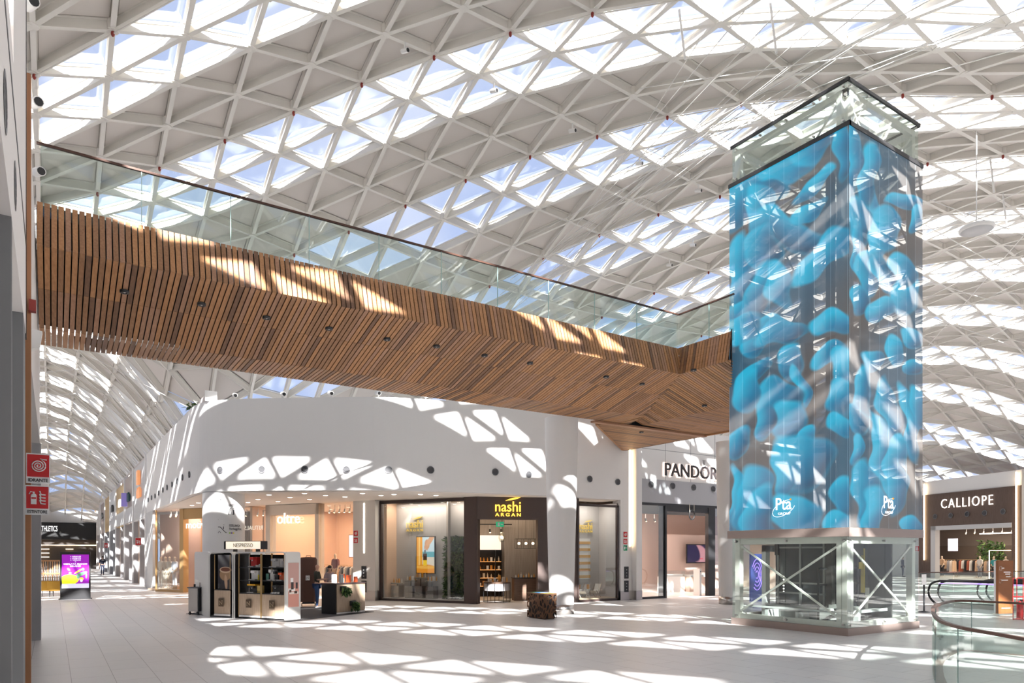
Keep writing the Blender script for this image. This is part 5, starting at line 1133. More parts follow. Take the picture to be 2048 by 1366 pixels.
# spots on the corridor ledge
for k in range(16):
    Y = 31+k*4.2; t = MB().ell((5.58, Y, 8.75), (.07, .09, .09), 8, 6).build('ledge_light', CLIGHT); tag(t, 'small round light on the ledge above the corridor shops', 'light', 'lights along the corridor ledge')
g = MB(); foliage(g, 5.4, 33.4, 8.5, .9, .5, 160, .3); g.v = [(v[0], v[1], v[2]) for v in g.v]; o = g.build('hanging_plant', LV); tag(o, 'small green plant spilling over the wall top at the start of the corridor', 'plant')
# left wall fittings
for i, (px, py) in enumerate(((10, 205), (30, 372))):
    u = (px-1024)/FPX; Y = LX*(u*FX-RX)/(RY-u*FY); d = LX*FX+Y*FY; vent((LX, Y, EYE+(HOR-py)/FPX*d), (1, 0), .16, 'round dark air nozzle high on the left wall, %s of two' % ('nearer the frame corner', 'further back')[i], None)
t = firesign(None, Vector((-.1375, 9.7, 2.987)), 0, .229, .345, 'red hose reel sign with the word idrante, upper sign at the left edge', 'reel', words='IDRANTE')
t = firesign(None, Vector((-.145, 9.7, 2.624)), 0, .229, .34, 'red extinguisher sign with the word estintore, lower sign at the left edge', 'ext', words='ESTINTORE')
t = thing('alarm_beacon', 'small red alarm lamp on the copper strip at the left edge', 'alarm', (LX+.03, 9.85, 5.0)); MB().box(-.02, .05, -.05, .05, 0, .13).build('lamp', SPR, t)
t = thing('motion_sensor', 'white wedge shaped sensor on the left wall above the fire signs', 'sensor', (LX+.0, 11.0, 4.82)); MB().vprism([(0, 0), (.10, .05), (.13, .25), (0, .27)], -.08, .08).build('case', C_WHT, t)
# ================================================================== CORRIDOR SHOPS
def Yof(px, X=4.8): u = (px-1024)/FPX; return X*(u*FX-RX)/(RY-u*FY)
pxs = (294, 268, 250.7, 233, 220.7, 210.4, 202, 194.5, 189.2)
TAUPE = mat('taupe_panel', (.42, .36, .33), .7); GOLDP = mat('gold_panel', (.52, .36, .17), .5, .2); WPAN = mat('white_panel', (.66, .66, .66), .7)
cols_ = (WPAN, TAUPE, GOLDP, WPAN, GOLDP, TAUPE, WPAN, mat('rust_panel', (.40, .22, .10), .6), WPAN)
desc = ('white panelled corridor shop front with orange sign, nearest of the row', 'taupe corridor shop front with dark flag sign, second of the row', 'gold corridor shop front with white block sign, third of the row', 'white corridor shop front with black sign, fourth of the row', 'gold corridor shop front without a sign, fifth of the row',
        'taupe corridor shop front, sixth of the row', 'white corridor shop front, seventh of the row', 'rust coloured corridor shop front with red sign, eighth of the row', 'white corridor shop front at the far end of the row')
sgn = (mat('sign_orange', (.8, .35, .15), .5, 0, .5), mat('sign_dark_teal', (.03, .10, .10), .5), mat('sign_white_lit', (.9, .9, .9), .5, 0, .8), BLACK, None, BLACK, None, mat('sign_red_lit', (.7, .05, .04), .5, 0, .6), None)
GDK = mat('dark_shop_glass', (.05, .05, .055), .1)
for i in range(8):
    Ya, Yb = Yof(pxs[i]), Yof(pxs[i+1]); L = Yb-Ya
    s = thing('corridor_shopfront', desc[i], 'shopfront', (4.8, Ya, 0), 0)
    MB().box(.0, .5, .55, L, 4.3, 8.0 - .12*(i % 3)).build('fascia_panel', cols_[i], s)
    MB().box(-.08, .6, 0, .55, 0, 8.1).build('pilaster', WHITE, s)
    MB().box(.25, .32, .55, L, 0, 4.3).build('glass_front', GDK if i in (3, 4, 7) else mat('lit_shop_glass', (.30, .22, .17), .25, 0, .12, (1, .7, .5)), s)
    for q in (.55, .55+(L-.55)*.45, L-.1): MB().box(-.02, .26, q, q+.1, 0, 4.3).build('door_post', MGREY, s)
    if i < 4: MB().box(-.02, 0, .7, L-.15, 4.4, 5.5).build('lower_panel', LGREY, s)
    if sgn[i]:
        zc = 6.2 if i else 6.0
        for q in range(5): MB().box(-.16, -.04, L*.35+q*.42, L*.35+q*.42+.32, zc-.25, zc+.25+.15*(q % 2)).build('sign_letter', sgn[i], s)
        if i == 0: MB().box(-.2, -.04, L*.35+.7, L*.35+1.6, zc+.6, zc+1.5).build('sign_emblem', sgn[0], s)
        if i == 1: MB().box(-.5, -.1, L*.55, L*.58, 5.6, 6.6).build('flag_sign', mat('violet_sign', (.25, .2, .5), .5, 0, .4), s)
    if i == 0 or i == 4: firesign(None, Vector((4.6, Ya+3, 2.6)), 0, .34, .5, 'red fire sign sticking out from the %s corridor pilaster' % ('first', 'fifth')[i > 0], 'ext')
t = MB(); t.box(4.75, 4.88, 44.2, Yof(294), 0, 4.55); struct('trim_11', t, LGREY, 'grey pier before the corner mannequin window')
# end of corridor: black sports shop
s = thing('shopfront', 'black sports shop front across the far end of the corridor', 'shopfront', (0, 105, 0))
MB().box(-9, 5.6, -.3, .3, 3.75, 5.9).build('fascia', BLACKM, s); MB().box(-9, 5.6, .2, .8, 0, 3.75).build('dark_interior', mat('dark_interior', (.025, .018, .015), .6), s)
MB().box(-9, 5.6, -.2, -.1, 3.0, 3.08).build('light_line', WLIGHT, s)
xa_ = onv(83, 1060, (0, 104.6), (1, 0)); xb_ = onv(115, 1060, (0, 104.6), (1, 0))
text('lettering', 'LINE 7 ATHLETICS', .7, mat('white_sign', (.9, .9, .9), .5, 0, .9), s, (xb_.x-1.55, -.34, 4.75), 0, .04, width=3.1, bold=.015)
for z in (1.5, 2.0, 2.5): MB().box(-2.0, -.35, -.2, -.1, z, z+.06).build('light_line', WLIGHT, s); MB().box(1.4, 2.2, -.2, -.1, z, z+.06).build('light_line', WLIGHT, s)
t = thing('slatted_screen', 'low wooden slat screen behind the yellow armchairs', 'screen', (-1.9, 50, 0))
for q in range(34): MB().box(-.2+q*.115, -.2+q*.115+.06, 0, .08, .0, 1.65).build('slat', OAK if q % 2 else W1[0], t)
MB().box(-.3, 3.8, -.02, .1, 1.62, 1.7).box(-.3, 3.8, -.02, .1, .85, .92).build('rail', W1[0], t)
def armchair(px, py, label):
    p = gnd(px, py); t = thing('armchair', label, 'armchair', (p.x, p.y+.3, 0), -.35+PI)
    g = MB(); Ym = mat('mustard_fabric', (.48, .26, .03), .8)
    g.prism([(.32*math.cos(a_), .30*math.sin(a_)) for a_ in np.linspace(0, 2*PI, 18, endpoint=False)], .3, .46); g.build('seat', Ym, t, bevel=.03)
    g = MB(); pts = [(.36*math.cos(a_), .34*math.sin(a_)) for a_ in np.linspace(-.3, PI+.3, 16)]; g.wall(pts, .3, .78, -.08); g.build('backrest', Ym, t, bevel=.03)
    for sx_ in (-.22, .22):
        for sy_ in (-.2, .2): MB().cyl((sx_*1.1, sy_*1.1, 0), (sx_, sy_, .32), .014, n=6).build('leg', BLACK, t)
armchair(92, 1194, 'mustard yellow tub armchair half cut by the left pillar'); armchair(114, 1194, 'mustard yellow tub armchair next to the purple totem')
# purple totem
p = gnd(151, 1198.5); t = thing('display_totem', 'black advertising totem with a purple poster in the corridor mouth', 'totem', p, .0-math.atan2(-p.x, p.y)*0 - .03)
MB().box(-.6, .6, -.08, .08, .0, 2.2).build('housing', BLACK, t, bevel=.015); MB().box(-.66, .66, -.2, .2, 0, .04).build('foot', BLACK, t)
def purple(s_, t_):
    c = np.ones(s_.shape+(3,))*np.array((.28, .01, .40)); c = blend(c, (t_ < .13)*1.0, (.62, .62, .85)); c = blend(c, spot(s_, t_, .28, .26, .34, .15, 0, .05)*(t_ > .13), (.72, .78, .02)); c = blend(c, rect(s_, t_, .0, .5, .13, .2), (.72, .78, .02))
    for (a_, b_, ra, rb, an, cl) in ((.72, .42, .22, .05, 15, (.12, .32, .16)), (.62, .36, .05, .10, -40, (.10, .25, .14)), (.60, .50, .16, .03, 25, (.75, .62, .1)), (.78, .56, .05, .04, 0, (.1, .3, .7)), (.3, .45, .05, .03, 0, (.8, .8, .85)), (.25, .56, .07, .04, -30, (.2, .12, .12)), (.72, .27, .08, .05, 0, (.75, .68, .1)), (.72, .22, .05, .04, 0, (.85, .85, .85)), (.9, .36, .03, .08, 0, (.12, .3, .15))): c = blend(c, spot(s_, t_, a_, b_, ra, rb, an, .1), cl)
    return c
painted('poster', 1.06, 1.55, purple, t, (0, -.085, .52), 0, .01, .75)
TW = mat('poster_white', (.9, .85, .95), .5, 0, .8)
for wd, z, w_, h_ in (('+ NEGOZI', 1.95, .42, .055), ('+ EVENTI', 1.87, .42, .055), ('+ VERDE', 1.79, .42, .055), ('=', 1.72, .05, .03), ('MERLATA BLOOM', 1.60, .92, .075), ('MILANO', 1.50, .42, .075)): text('poster_words', wd, h_, TW, t, (0, -.09, z), 0, .003, width=w_, bold=.03)
# guard in the corridor
p = gnd(205, 1150.5); NAVY = mat('navy_cloth', (.02, .025, .05), .8)
g_ = figure('person in dark navy uniform walking away down the corridor', p, PI+.2, (NAVY, False), NAVY, mat('hair_dark', (.03, .02, .015), .7), 1.78, arm=(-8, 8), fore=(10, 10), step=.1, shoes=BLACK)
MB().box(-.11, .11, .128, .136, 1.38, 1.42).build('back_print', C_WHT, g_)
# ================================================================== DIRECTION COLUMN
pc = atz(450, 984, 4.53); r_ = .79
dcol = Vector((pc.x + .12, pc.y + .85, 0)); k_ = 0
t = thing('sign_column', 'thick white column printed with direction signs behind the coffee kiosk', 'column', dcol)
MB().cyl((0, 0, 0), (0, 0, 4.53), r_, n=48, caps=False).build('shaft', WHITE, t)
cd = (Vector((0, 0, 0))-dcol); fa_ = math.atan2(cd.x, -cd.y)       # turned to face the hall
def ontoc(px, py):   # local offsets on the column's front
    d = dcol.x*FX + dcol.y*FY - r_; cxp = 1024 + FPX*(dcol.x*RX+dcol.y*RY)/(dcol.x*FX+dcol.y*FY); return (px-cxp)*d/FPX, EYE+(HOR-py)*d/FPX
SGN = Matrix.Rotation(fa_, 4, 'Z')
def csym(pts, r, m_=BLACK, name='symbol'):
    out = []
    for q in pts:
        x, z = ontoc(*q); a_ = x/r_; out.append(SGN @ Vector((r_*math.sin(a_), -r_*math.cos(a_)-.004, z)))
    MB().tube(out, r, 5).build(name, m_, t)
csym([(441.5, 1012), (441.5, 999)], .014); csym([(436, 1005), (441.5, 998.5), (447, 1005)], .014)
csym([(456, 1029), (459, 1018), (464, 1029), (456, 1029)], .012); csym([(460, 1017), (460, 1016)], .025); csym([(466.5, 1029), (466.5, 1019)], .02); csym([(466.5, 1016.5), (466.5, 1016)], .025)
csym([(437, 1039), (486, 1040.5)], .006)
csym([(437, 1054), (441, 1054), (451, 1065), (453, 1065)], .012); csym([(447, 1058), (447, 1053)], .014); csym([(447.5, 1050), (447.5, 1049.5)], .025); csym([(437, 1066), (439, 1062), (442, 1066)], .008)
def ctext(body, px, py, wpx, h, m_):
    x, z = ontoc(px, py); w_ = wpx*(dcol.x*FX+dcol.y*FY-r_)/FPX; a_ = x/r_; q = SGN @ Vector((r_*math.sin(a_), -r_*math.cos(a_)-.012, z)); text('lettering', body, h, m_, t, q, fa_+a_, .004, width=w_, bold=.01)
ctext('LINE7', 462, 1012, 11, .09, BLACK); ctext('SPACES', 475, 1012, 12, .09, MGREY); ctext('ESSELUNGA', 469, 1053, 24, .09, BLACK); ctext('Parcheggi Ext.', 471, 1061, 28, .12, DGREY)
for i, cl in enumerate(((.4, .65, .1), (.25, .1, .5), (.8, .65, .05))):
    x, z = ontoc(459+i*3.6, 1067); a_ = x/r_; q = SGN @ Vector((r_*math.sin(a_), -r_*math.cos(a_)-.004, z)); MB().box(q.x-.03, q.x+.03, q.y-.004, q.y+.004, q.z, q.z+.05).build('colour_square', mat('sq%d' % i, cl, .5), t)
# ================================================================== COFFEE KIOSK
Pa, Pb = gnd(418, 1233.5), gnd(572, 1241.5); FK = Fac((Pa.x, Pa.y), (Pb.x, Pb.y))
SHELL = mat('kiosk_shell', (.70, .69, .66), .45)
def kx(px, y=0): return FK.px(px, 1200, y)[0]
def shell_outline(x0, x1, r, z1=2.2, n=6):
    pts = [(x0, 0)]; pts += [(x0+r-r*math.cos(a_), z1-r+r*math.sin(a_)) for a_ in np.linspace(0, PI/2, n)]
    pts += [(x1-r+r*math.sin(a_), z1-r+r*math.cos(a_)) for a_ in np.linspace(0, PI/2, n)]; return pts + [(x1, 0)]
def arch(mb, x0, x1, r, th, y0, y1, mi=0):
    o_ = shell_outline(x0, x1, r); i_ = shell_outline(x0+th, x1-th, max(.02, r-th), 2.2-th); n = len(o_)
    vs_ = [(x, y0, z) for x, z in o_] + [(x, y0, z) for x, z in i_] + [(x, y1, z) for x, z in o_] + [(x, y1, z) for x, z in i_]
    fs = []
    for k in range(n-1): fs += [(k, k+1, n+k+1, n+k), (2*n+k, 3*n+k, 3*n+k+1, 2*n+k+1), (k, 2*n+k, 2*n+k+1, k+1), (n+k, n+k+1, 3*n+k+1, 3*n+k)]
    fs += [(0, n, 3*n, 2*n), (n-1, 2*n-1, 4*n-1, 3*n-1)]
    mb.add(vs_, fs, mi)
EMB = mat('emblem_bronze', (.10, .065, .04), .4, .4); EMN = mat('emblem_line', (.55, .42, .28), .4, .3)
def emblem(par, x, z, w_=.22, y=-.02, a=EMB, b_=EMN):
    MB().box(x-w_/2, x+w_/2, y-.008, y+.004, z-w_*.6, z+w_*.6).build('emblem', a, par)
    g = MB(); g.tube([(x-w_*.28, y-.01, z-w_*.38), (x-w_*.28, y-.01, z+w_*.25), (x+w_*.28, y-.01, z-w_*.25), (x+w_*.28, y-.01, z+w_*.38)], w_*.06, 5); g.build('emblem_letter', b_, par)
Lk = FK.L; u1a, u1b = 0.0, kx(466); u2a, u2b = kx(468), Lk
k1 = FK.thing('display_cabinet', 'narrow rounded coffee kiosk cabinet with a steaming cup poster, next to the steel bin', 'cabinet')
g = MB(); arch(g, u1a, u1b, .16, .035, 0, 1.5); g.build('shell', SHELL, k1); g = MB(); arch(g, u1a+.035, u1b-.035, .13, .02, .01, .6); g.build('lining', BLACK, k1)
MB().box(u1a+.04, u1b-.04, .55, .6, .02, 2.15).build('back_panel', BLACK, k1); MB().box(u1a+.05, u1b-.05, .03, .55, .0, .06).build('base', BLACK, k1)
dx0, dx1 = kx(427), kx(459); MB().box(dx0, dx1, .03, .06, .12, .90).build('door', OAK, k1); emblem(k1, (dx0+dx1)/2, .50); MB().box(dx0, dx1, .02, .06, .05, .11).build('plinth', C_WHT, k1)
MB().box(dx0, dx1, .03, .45, .90, .93).build('shelf_board', BLACK, k1)
for q in (dx0, dx1-.02): MB().box(q, q+.02, .03, .05, .93, 2.1).build('upright', BRASS, k1)
def coffee(s_, t_):
    c = np.ones(s_.shape+(3,))*np.array((.02, .018, .022)); st = np.clip(np.sin(s_*9+t_*14)*.5+.5, 0, 1)*np.clip((t_-.6)/.4, 0, 1); c = c + st[..., None]*.18
    c = blend(c, spot(s_, t_, .5, .42, .38, .18, 0, .1), (.22, .13, .07)); c = blend(c, spot(s_, t_, .52, .56, .40, .09, 0, .08), (.42, .30, .20)); c = blend(c, spot(s_, t_, .52, .57, .33, .06, 0, .1), (.10, .03, .015)); return blend(c, spot(s_, t_, .55, .2, .1, .22, 10), (.35, .22, .14))
painted('cup_poster', dx1-dx0-.06, 1.14, coffee, k1, ((dx0+dx1)/2, .16, .95), 0, .008, .25)
g = MB(); bl = gnd(389, 1226.5); dv = Vector((bl.x-Pa.x, bl.y-Pa.y, 0)); an = math.atan2(dv.y, dv.x)
sp_ = thing('end_panel', 'white rounded end panel of the coffee kiosk behind the steel trolley', 'panel', (bl.x, bl.y, 0), an+PI)
g.vprism([(x, z) for x, z in shell_outline(0, dv.length-.03, .14)], 0, .06); g.build('panel', SHELL, sp_)
k2 = FK.thing('display_cabinet', 'wide rounded coffee kiosk cabinet with open shelves of machines', 'cabinet')
g = MB(); arch(g, u2a, u2b, .16, .035, 0, .62); g.build('shell', SHELL, k2); g = MB(); arch(g, u2a+.035, u2b-.035, .13, .02, .01, .6); g.build('lining', BLACK, k2)
bays = [(kx(477), kx(519.5)), (kx(522.5), kx(567))]
zz_ = [FK.px(520, y)[1] for y in (1187, 1161, 1134.5)]
for b0, b1 in bays:
    MB().box(b0, b1, .03, .06, .12, zz_[0]-.03).build('door', OAK, k2); emblem(k2, (b0+b1)/2, .50); MB().box(b0, b1, .02, .06, .05, .11).build('plinth', C_WHT, k2)
    for z in zz_: MB().box(b0, b1, .03, .5, z-.025, z).build('shelf_board', BLACK, k2)
    MB().box(b0, b1, .5, .53, .05, zz_[0]).build('back_panel', OAK, k2)
    MB().box(b0, b1 if b0 < 1.5 else b1-.35, .52, .54, zz_[0], 2.1).build('back_panel', BLACKM, k2)
for q in (bays[0][0]-.02, bays[0][1], bays[1][0]-.02, bays[1][1]):
    MB().box(q, q+.02, .02, .05, .05, 2.14).build('upright', BRASS, k2); MB().box(q, q+.02, .5, .53, .05, 2.14).build('upright', BRASS, k2)
# right end panel with poster
FR = Fac((Pb.x, Pb.y), (gnd(601, 1238.5).x, gnd(601, 1238.5).y))
kp = FR.thing('end_panel', 'white end panel of the coffee kiosk with a pink machine poster', 'panel', .02, .02)
MB().vprism([(x, z) for x, z in shell_outline(-.02, FR.L, .1)], 0, .06).build('panel', SHELL, kp)
def pink(s_, t_):
    c = np.ones(s_.shape+(3,))*np.array((.60, .28, .22)); c = blend(c, (t_ > .52)*1.0, (.50, .30, .26)); c = blend(c, rect(s_, t_, .0, .65, .36, .42), (.8, .74, .7)); c = blend(c, rect(s_, t_, .1, .95, .29, .34), (.75, .68, .62))
    for a_, b_, w_, h_, cl in ((.38, .48, .13, .08, (.04, .03, .03)), (.8, .48, .1, .07, (.04, .03, .03)), (.35, .61, .12, .05, (.8, .78, .76)), (.2, .36, .1, .03, (.06, .03, .02)), (.7, .33, .14, .03, (.06, .03, .02))): c = blend(c, rect(s_, t_, a_-w_, a_+w_, b_-h_, b_+h_), cl)
    return c
painted('machine_poster', FR.L*.74, FK.px(590, 1127)[1]-FK.px(590, 1217)[1], pink, kp, (FR.L*.5, -.008, .42), 0, .008, .1)
# illuminated name box on top
s = FK.thing('light_box_sign', 'small lit name box on black feet on top of the coffee kiosk', 'sign', kx(441), .35, 2.2)
wS = kx(516)-kx(445); MB().box(.02, wS, -.14, .14, .09, .34).build('lit_box', mat('cream_lit', (.85, .75, .62), .5, 0, .75, (1, .86, .68)), s); MB().box(-.06, .02, -.15, .15, .08, .35).box(wS, wS+.02, -.15, .15, .08, .35).box(0, wS, -.15, .15, .34, .355).build('frame', BLACK, s)
for q in (.25, wS-.3): MB().box(q, q+.1, -.05, .05, 0, .09).build('foot', BLACK, s)
text('lettering', 'NESPRESSO', .13, BLACK, s, (wS/2+.02, -.15, .15), 0, .006, width=wS*.55, bold=.0)
def machine(F, x, y, z, w_, h_, col, label, tank=True):
    t = F.thing('coffee_machine', label, 'coffee machine', x, y, z)
    MB().box(-w_/2, w_/2, -.02, .16, 0, h_).build('body', col, t, bevel=.012); MB().box(-w_*.45, w_*.45, -.16, -.02, 0, .03).build('drip_tray', C_GRY, t)
    MB().box(-w_*.3, w_*.3, -.13, -.02, h_*.72, h_).build('brew_head', col, t, bevel=.01); MB().cyl((0, -.09, h_*.6), (0, -.09, h_*.73), .018, n=8).build('spout', C_GRY, t)
    if tank: MB().box(-w_*.35, w_*.35, .16, .22, 0, h_*.9).build('water_tank', GLASS_S, t)
    return t
kz = lambda y: FK.px(520, y)[1]
machine(FK, kx(497), .25, zz_[2], .26, .33, C_RED, 'red coffee machine on the top left shelf of the kiosk'); machine(FK, kx(541), .25, zz_[2], .34, .28, C_GRY, 'silver coffee machine on the top right shelf of the kiosk')
machine(FK, kx(499), .25, zz_[1], .30, .32, C_WHT, 'white coffee machine on the middle left shelf of the kiosk'); machine(FK, kx(533.5), .25, zz_[1], .16, .36, C_WHT, 'narrow white coffee machine on the middle right shelf of the kiosk')
machine(FK, kx(542.5), .25, zz_[1], .14, .30, C_BLK, 'black coffee machine beside the orange one on the middle right shelf'); machine(FK, kx(554), .25, zz_[1], .24, .26, C_ORG, 'orange coffee machine on the middle right shelf of the kiosk')
machine(FK, kx(496), .25, zz_[0], .32, .24, C_BLK, 'black coffee machine with a yellow lid on the lowest left shelf'); machine(FK, kx(543), .25, zz_[0], .30, .27, C_BLK, 'black coffee machine on the lowest right shelf above the cups')
t = FK.thing('tray_lid', 'yellow tray lying on the black machine of the lowest left shelf', 'tray', kx(496), .25, zz_[0]+.24); MB().box(-.17, .17, -.12, .16, 0, .05).build('tray', mat('yellow_plastic', (.85, .42, .02), .4), t)
def small(nm, F, x, y, z, dims, m_, label, cat, grp=None, rnd=False):
    g = MB(); (g.cyl((0, 0, 0), (0, 0, dims[2]), dims[0]/2, n=12) if rnd else g.box(-dims[0]/2, dims[0]/2, -dims[1]/2, dims[1]/2, 0, dims[2]))
    o = g.build(nm, m_, bevel=0 if rnd else .004); o.location = F.w(x, y, z); o.rotation_euler = (0, 0, F.ang); return tag(o, label, cat, grp)
for q in range(5): small('capsule_box', FK, kx(511.5), .22, zz_[0]+.05*q, (.2, .12, .045), mat('gold_pack', (.62, .45, .15), .35, .4), 'gold capsule box in the stack on the lowest left shelf', 'box', 'stacked gold capsule boxes')
for q in range(4): small('coffee_cup', FK, kx(506)+.07*q, .15, zz_[2], (.06, .06, .07+.03*(q == 2)), C_GRY, 'small silver cup beside the red machine', 'cup', 'silver cups by the red machine', True)
for q in range(4): small('milk_frother', FK, kx(556)+.055*q, .2, zz_[2], (.05, .05, .2), C_GRY, 'slim silver frother in the row on the top right shelf', 'frother', 'silver frothers on the top right shelf', True)
for q in range(3): small('coffee_cup', FK, kx(541)+.12*q, .1, zz_[0], (.07, .07, .05), C_WHT, 'white cup in front of the black machine on the lowest right shelf', 'cup', 'white cups on the lowest right shelf', True)
small('bottle', FK, kx(508), .2, zz_[1], (.05, .05, .18), mat('yellow_label', (.85, .7, .05), .4), 'yellow bottle beside the white machine on the middle left shelf', 'bottle', None, True)
small('tin', FK, kx(526), .2, zz_[1], (.1, .1, .22), C_GRN, 'teal green tin at the left of the middle right shelf', 'tin', None, True)
small('pack', FK, kx(563), .2, zz_[1], (.1, .1, .25), C_ORG, 'tall orange pack at the right end of the middle shelf', 'pack')
small('coffee_glass', FK, kx(434), .09, .93, (.08, .08, .2), GLASS_S, 'clear glass standing under the cup poster', 'glass', None, True)
# mat, covered cart, bin trolley
g = MB(); pts = [gnd(372, 1228), gnd(575, 1244), gnd(748, 1224)]; pts.append(pts[2]+Vector((-1.2, 3.4, 0))); pts.append(pts[0]+Vector((2.4, 2.2, 0)))
g.prism([(q.x, q.y) for q in pts], .002, .012); tag(g.build('floor_mat', mat('dark_mat', (.09, .085, .085), .9)), 'dark grey mat under the coffee kiosk', 'mat')
p = gnd(617, 1212); t = thing('covered_cart', 'tall cart under a brown cloth cover at the back of the kiosk', 'cart', p, -.3)
CL = mat('brown_cloth', (.12, .06, .045), .9); g = MB()
pr = [(.30, .18), (.33, .5), (.31, 1.2), (.33, 1.88), (.28, 1.97), (0.0, 1.99)]
ring_ = [(math.copysign(abs(math.cos(a_))**.45, math.cos(a_)), math.copysign(abs(math.sin(a_))**.45, math.sin(a_))) for a_ in np.linspace(0, 2*PI, 28, endpoint=False)]
vs_ = [(x*(r+.012*math.sin(i*2.2)), y*(r*.9+.012*math.sin(i*1.7)), z) for r, z in pr for i, (x, y) in enumerate(ring_)]; g.add(vs_, [(j*28+i, j*28+(i+1) % 28, (j+1)*28+(i+1) % 28, (j+1)*28+i) for j in range(5) for i in range(28)], 0, True); g.build('cover', CL, t)
for sx_ in (-.26, .26):
    for sy_ in (-.2, .2): MB().cyl((sx_-.015, sy_, .06), (sx_+.015, sy_, .06), .06, n=12).build('wheel', BLACK, t)
MB().box(-.24, .24, -.18, .18, .1, .2).build('chassis', BLACK, t); emblem(t, -.03, 1.15, .16, -.325, C_WHT, BLACK)
MB().tube([(-.1, -.1, 1.97), (-.08, -.1, 2.04), (.08, -.1, 2.04), (.1, -.1, 1.97)], .015).build('handle', BLACK, t)
p = gnd(395, 1229); t = thing('waste_trolley', 'steel waste trolley on castors left of the coffee kiosk', 'trolley', p, FK.ang+.1)
MB().box(-.20, .20, -.22, .22, .12, .95).build('body', INOX, t, bevel=.01); MB().box(-.23, .25, -.25, .25, .93, .97).build('lid', DGREY, t, bevel=.01); MB().box(.2, .24, -.2, .2, .14, .93).build('side_bag', BLACK, t)
for sx_ in (-.16, .18):
    for sy_ in (-.18, .18): MB().cyl((sx_, sy_-.015, .05), (sx_, sy_+.015, .05), .05, n=12).box(sx_-.02, sx_+.02, sy_-.02, sy_+.02, .05, .13).build('castor', BLACK, t)
pq = p
o = small('coffee_cup', FK, kx(391, .1), .0, .97, (.07, .07, .1), C_BLK, 'dark takeaway cup on the steel trolley, left of two', 'cup', None, True); o.location = pq + Vector((-.1, -.05, .97))
o = small('coffee_cup', FK, kx(399, .1), .05, .97, (.09, .09, .15), mat('cup_brown', (.15, .06, .03), .5), 'tall brown cup on the steel trolley, right of two', 'cup', None, True); o.location = pq + Vector((.1, -.08, .97))
# side panel at the far left of the kiosk is the shell of k1; counter:
Fc = Fac((gnd(674, 1229.6).x, gnd(674, 1229.6).y), (gnd(730, 1224).x, gnd(730, 1224).y))
cn = Fc.thing('kiosk_counter', 'oak and black service counter of the coffee kiosk with hanging plants', 'counter')
MB().box(0, Fc.L*.78, 0, .03, .08, 1.06).box(Fc.L*.79, Fc.L, 0, .03, .08, 1.06).build('front_panel', OAK, cn); MB().box(0, Fc.L*.78, .0, .03, .02, .07).box(Fc.L*.79, Fc.L, 0, .03, .02, .07).build('plinth', C_WHT, cn)
MB().box(-.03, Fc.L, .03, .75, .0, 1.06).build('body', BLACK, cn); MB().box(-.06, Fc.L+.03, -.03, .78, 1.06, 1.1).build('worktop', mat('worktop_dark', (.05, .03, .03), .3), cn)
for i, (px, py) in enumerate(((685, 1179), (704, 1208))):
    x_, z_ = Fc.px(px, py); t = Fc.thing('hanging_planter', 'small green plant hung on the counter front, %s one' % ('upper left', 'lower right')[i], 'plant', x_, -.03, z_)
    MB().box(-.12, .12, -.06, .02, -.05, .12).build('pot', BLACK, t); g = MB(); foliage(g, 0, -.1, -.02, .26, .24, 220, .17, drop=.5); tag(g.build('leaves', LV, t), kind='stuff')
for i in range(11):
    x_ = .05+i*(Fc.L-.1)/11; c_ = (C_WHT, C_GRY, C_BLK, C_BLK, C_WHT, C_ORG, C_ORG, C_RED, C_WHT, C_ORG, C_GRY)[i]; h_ = (.3, .26, .22, .3, .16, .3, .26, .12, .24, .2, .14)[i]
    small('leaflet_stand' if i == 0 else 'coffee_pack', Fc, x_+.05, .25+.1*(i % 3), 1.1, (.11+.04*(i in (0, 5, 6)), .1, h_), c_, ('tilted leaflet stand at the left end of the kiosk counter' if i == 0 else 'upright coffee pack or small appliance standing on the kiosk counter'), 'stand' if i == 0 else 'pack', None if i == 0 else 'packs on the kiosk counter')
# people at the kiosk
HD = MATS['hair_dark']
p = gnd(634, 1217); figure('person with shaved head, dark green shirt and jeans, looking at a phone by the kiosk', p, 1.0, (mat('olive_shirt', (.035, .035, .025), .85), False), mat('blue_jeans', (.04, .09, .22), .8), None, 1.72, arm=(12, 14), fore=(82, 80), step=.03, shoes=C_WHT)
MB().ell((0, 0, 0), (.01, .01, .01))
p = gnd(660, 1215); figure('person with long dark hair in a pale mauve top behind the kiosk counter', p, -.5, (mat('mauve_top', (.42, .33, .35), .85), True), mat('black_trousers', (.02, .02, .022), .85), HD, 1.64, arm=(20, 25), fore=(70, 60), lean=.15, shoes=BLACK, female=True)
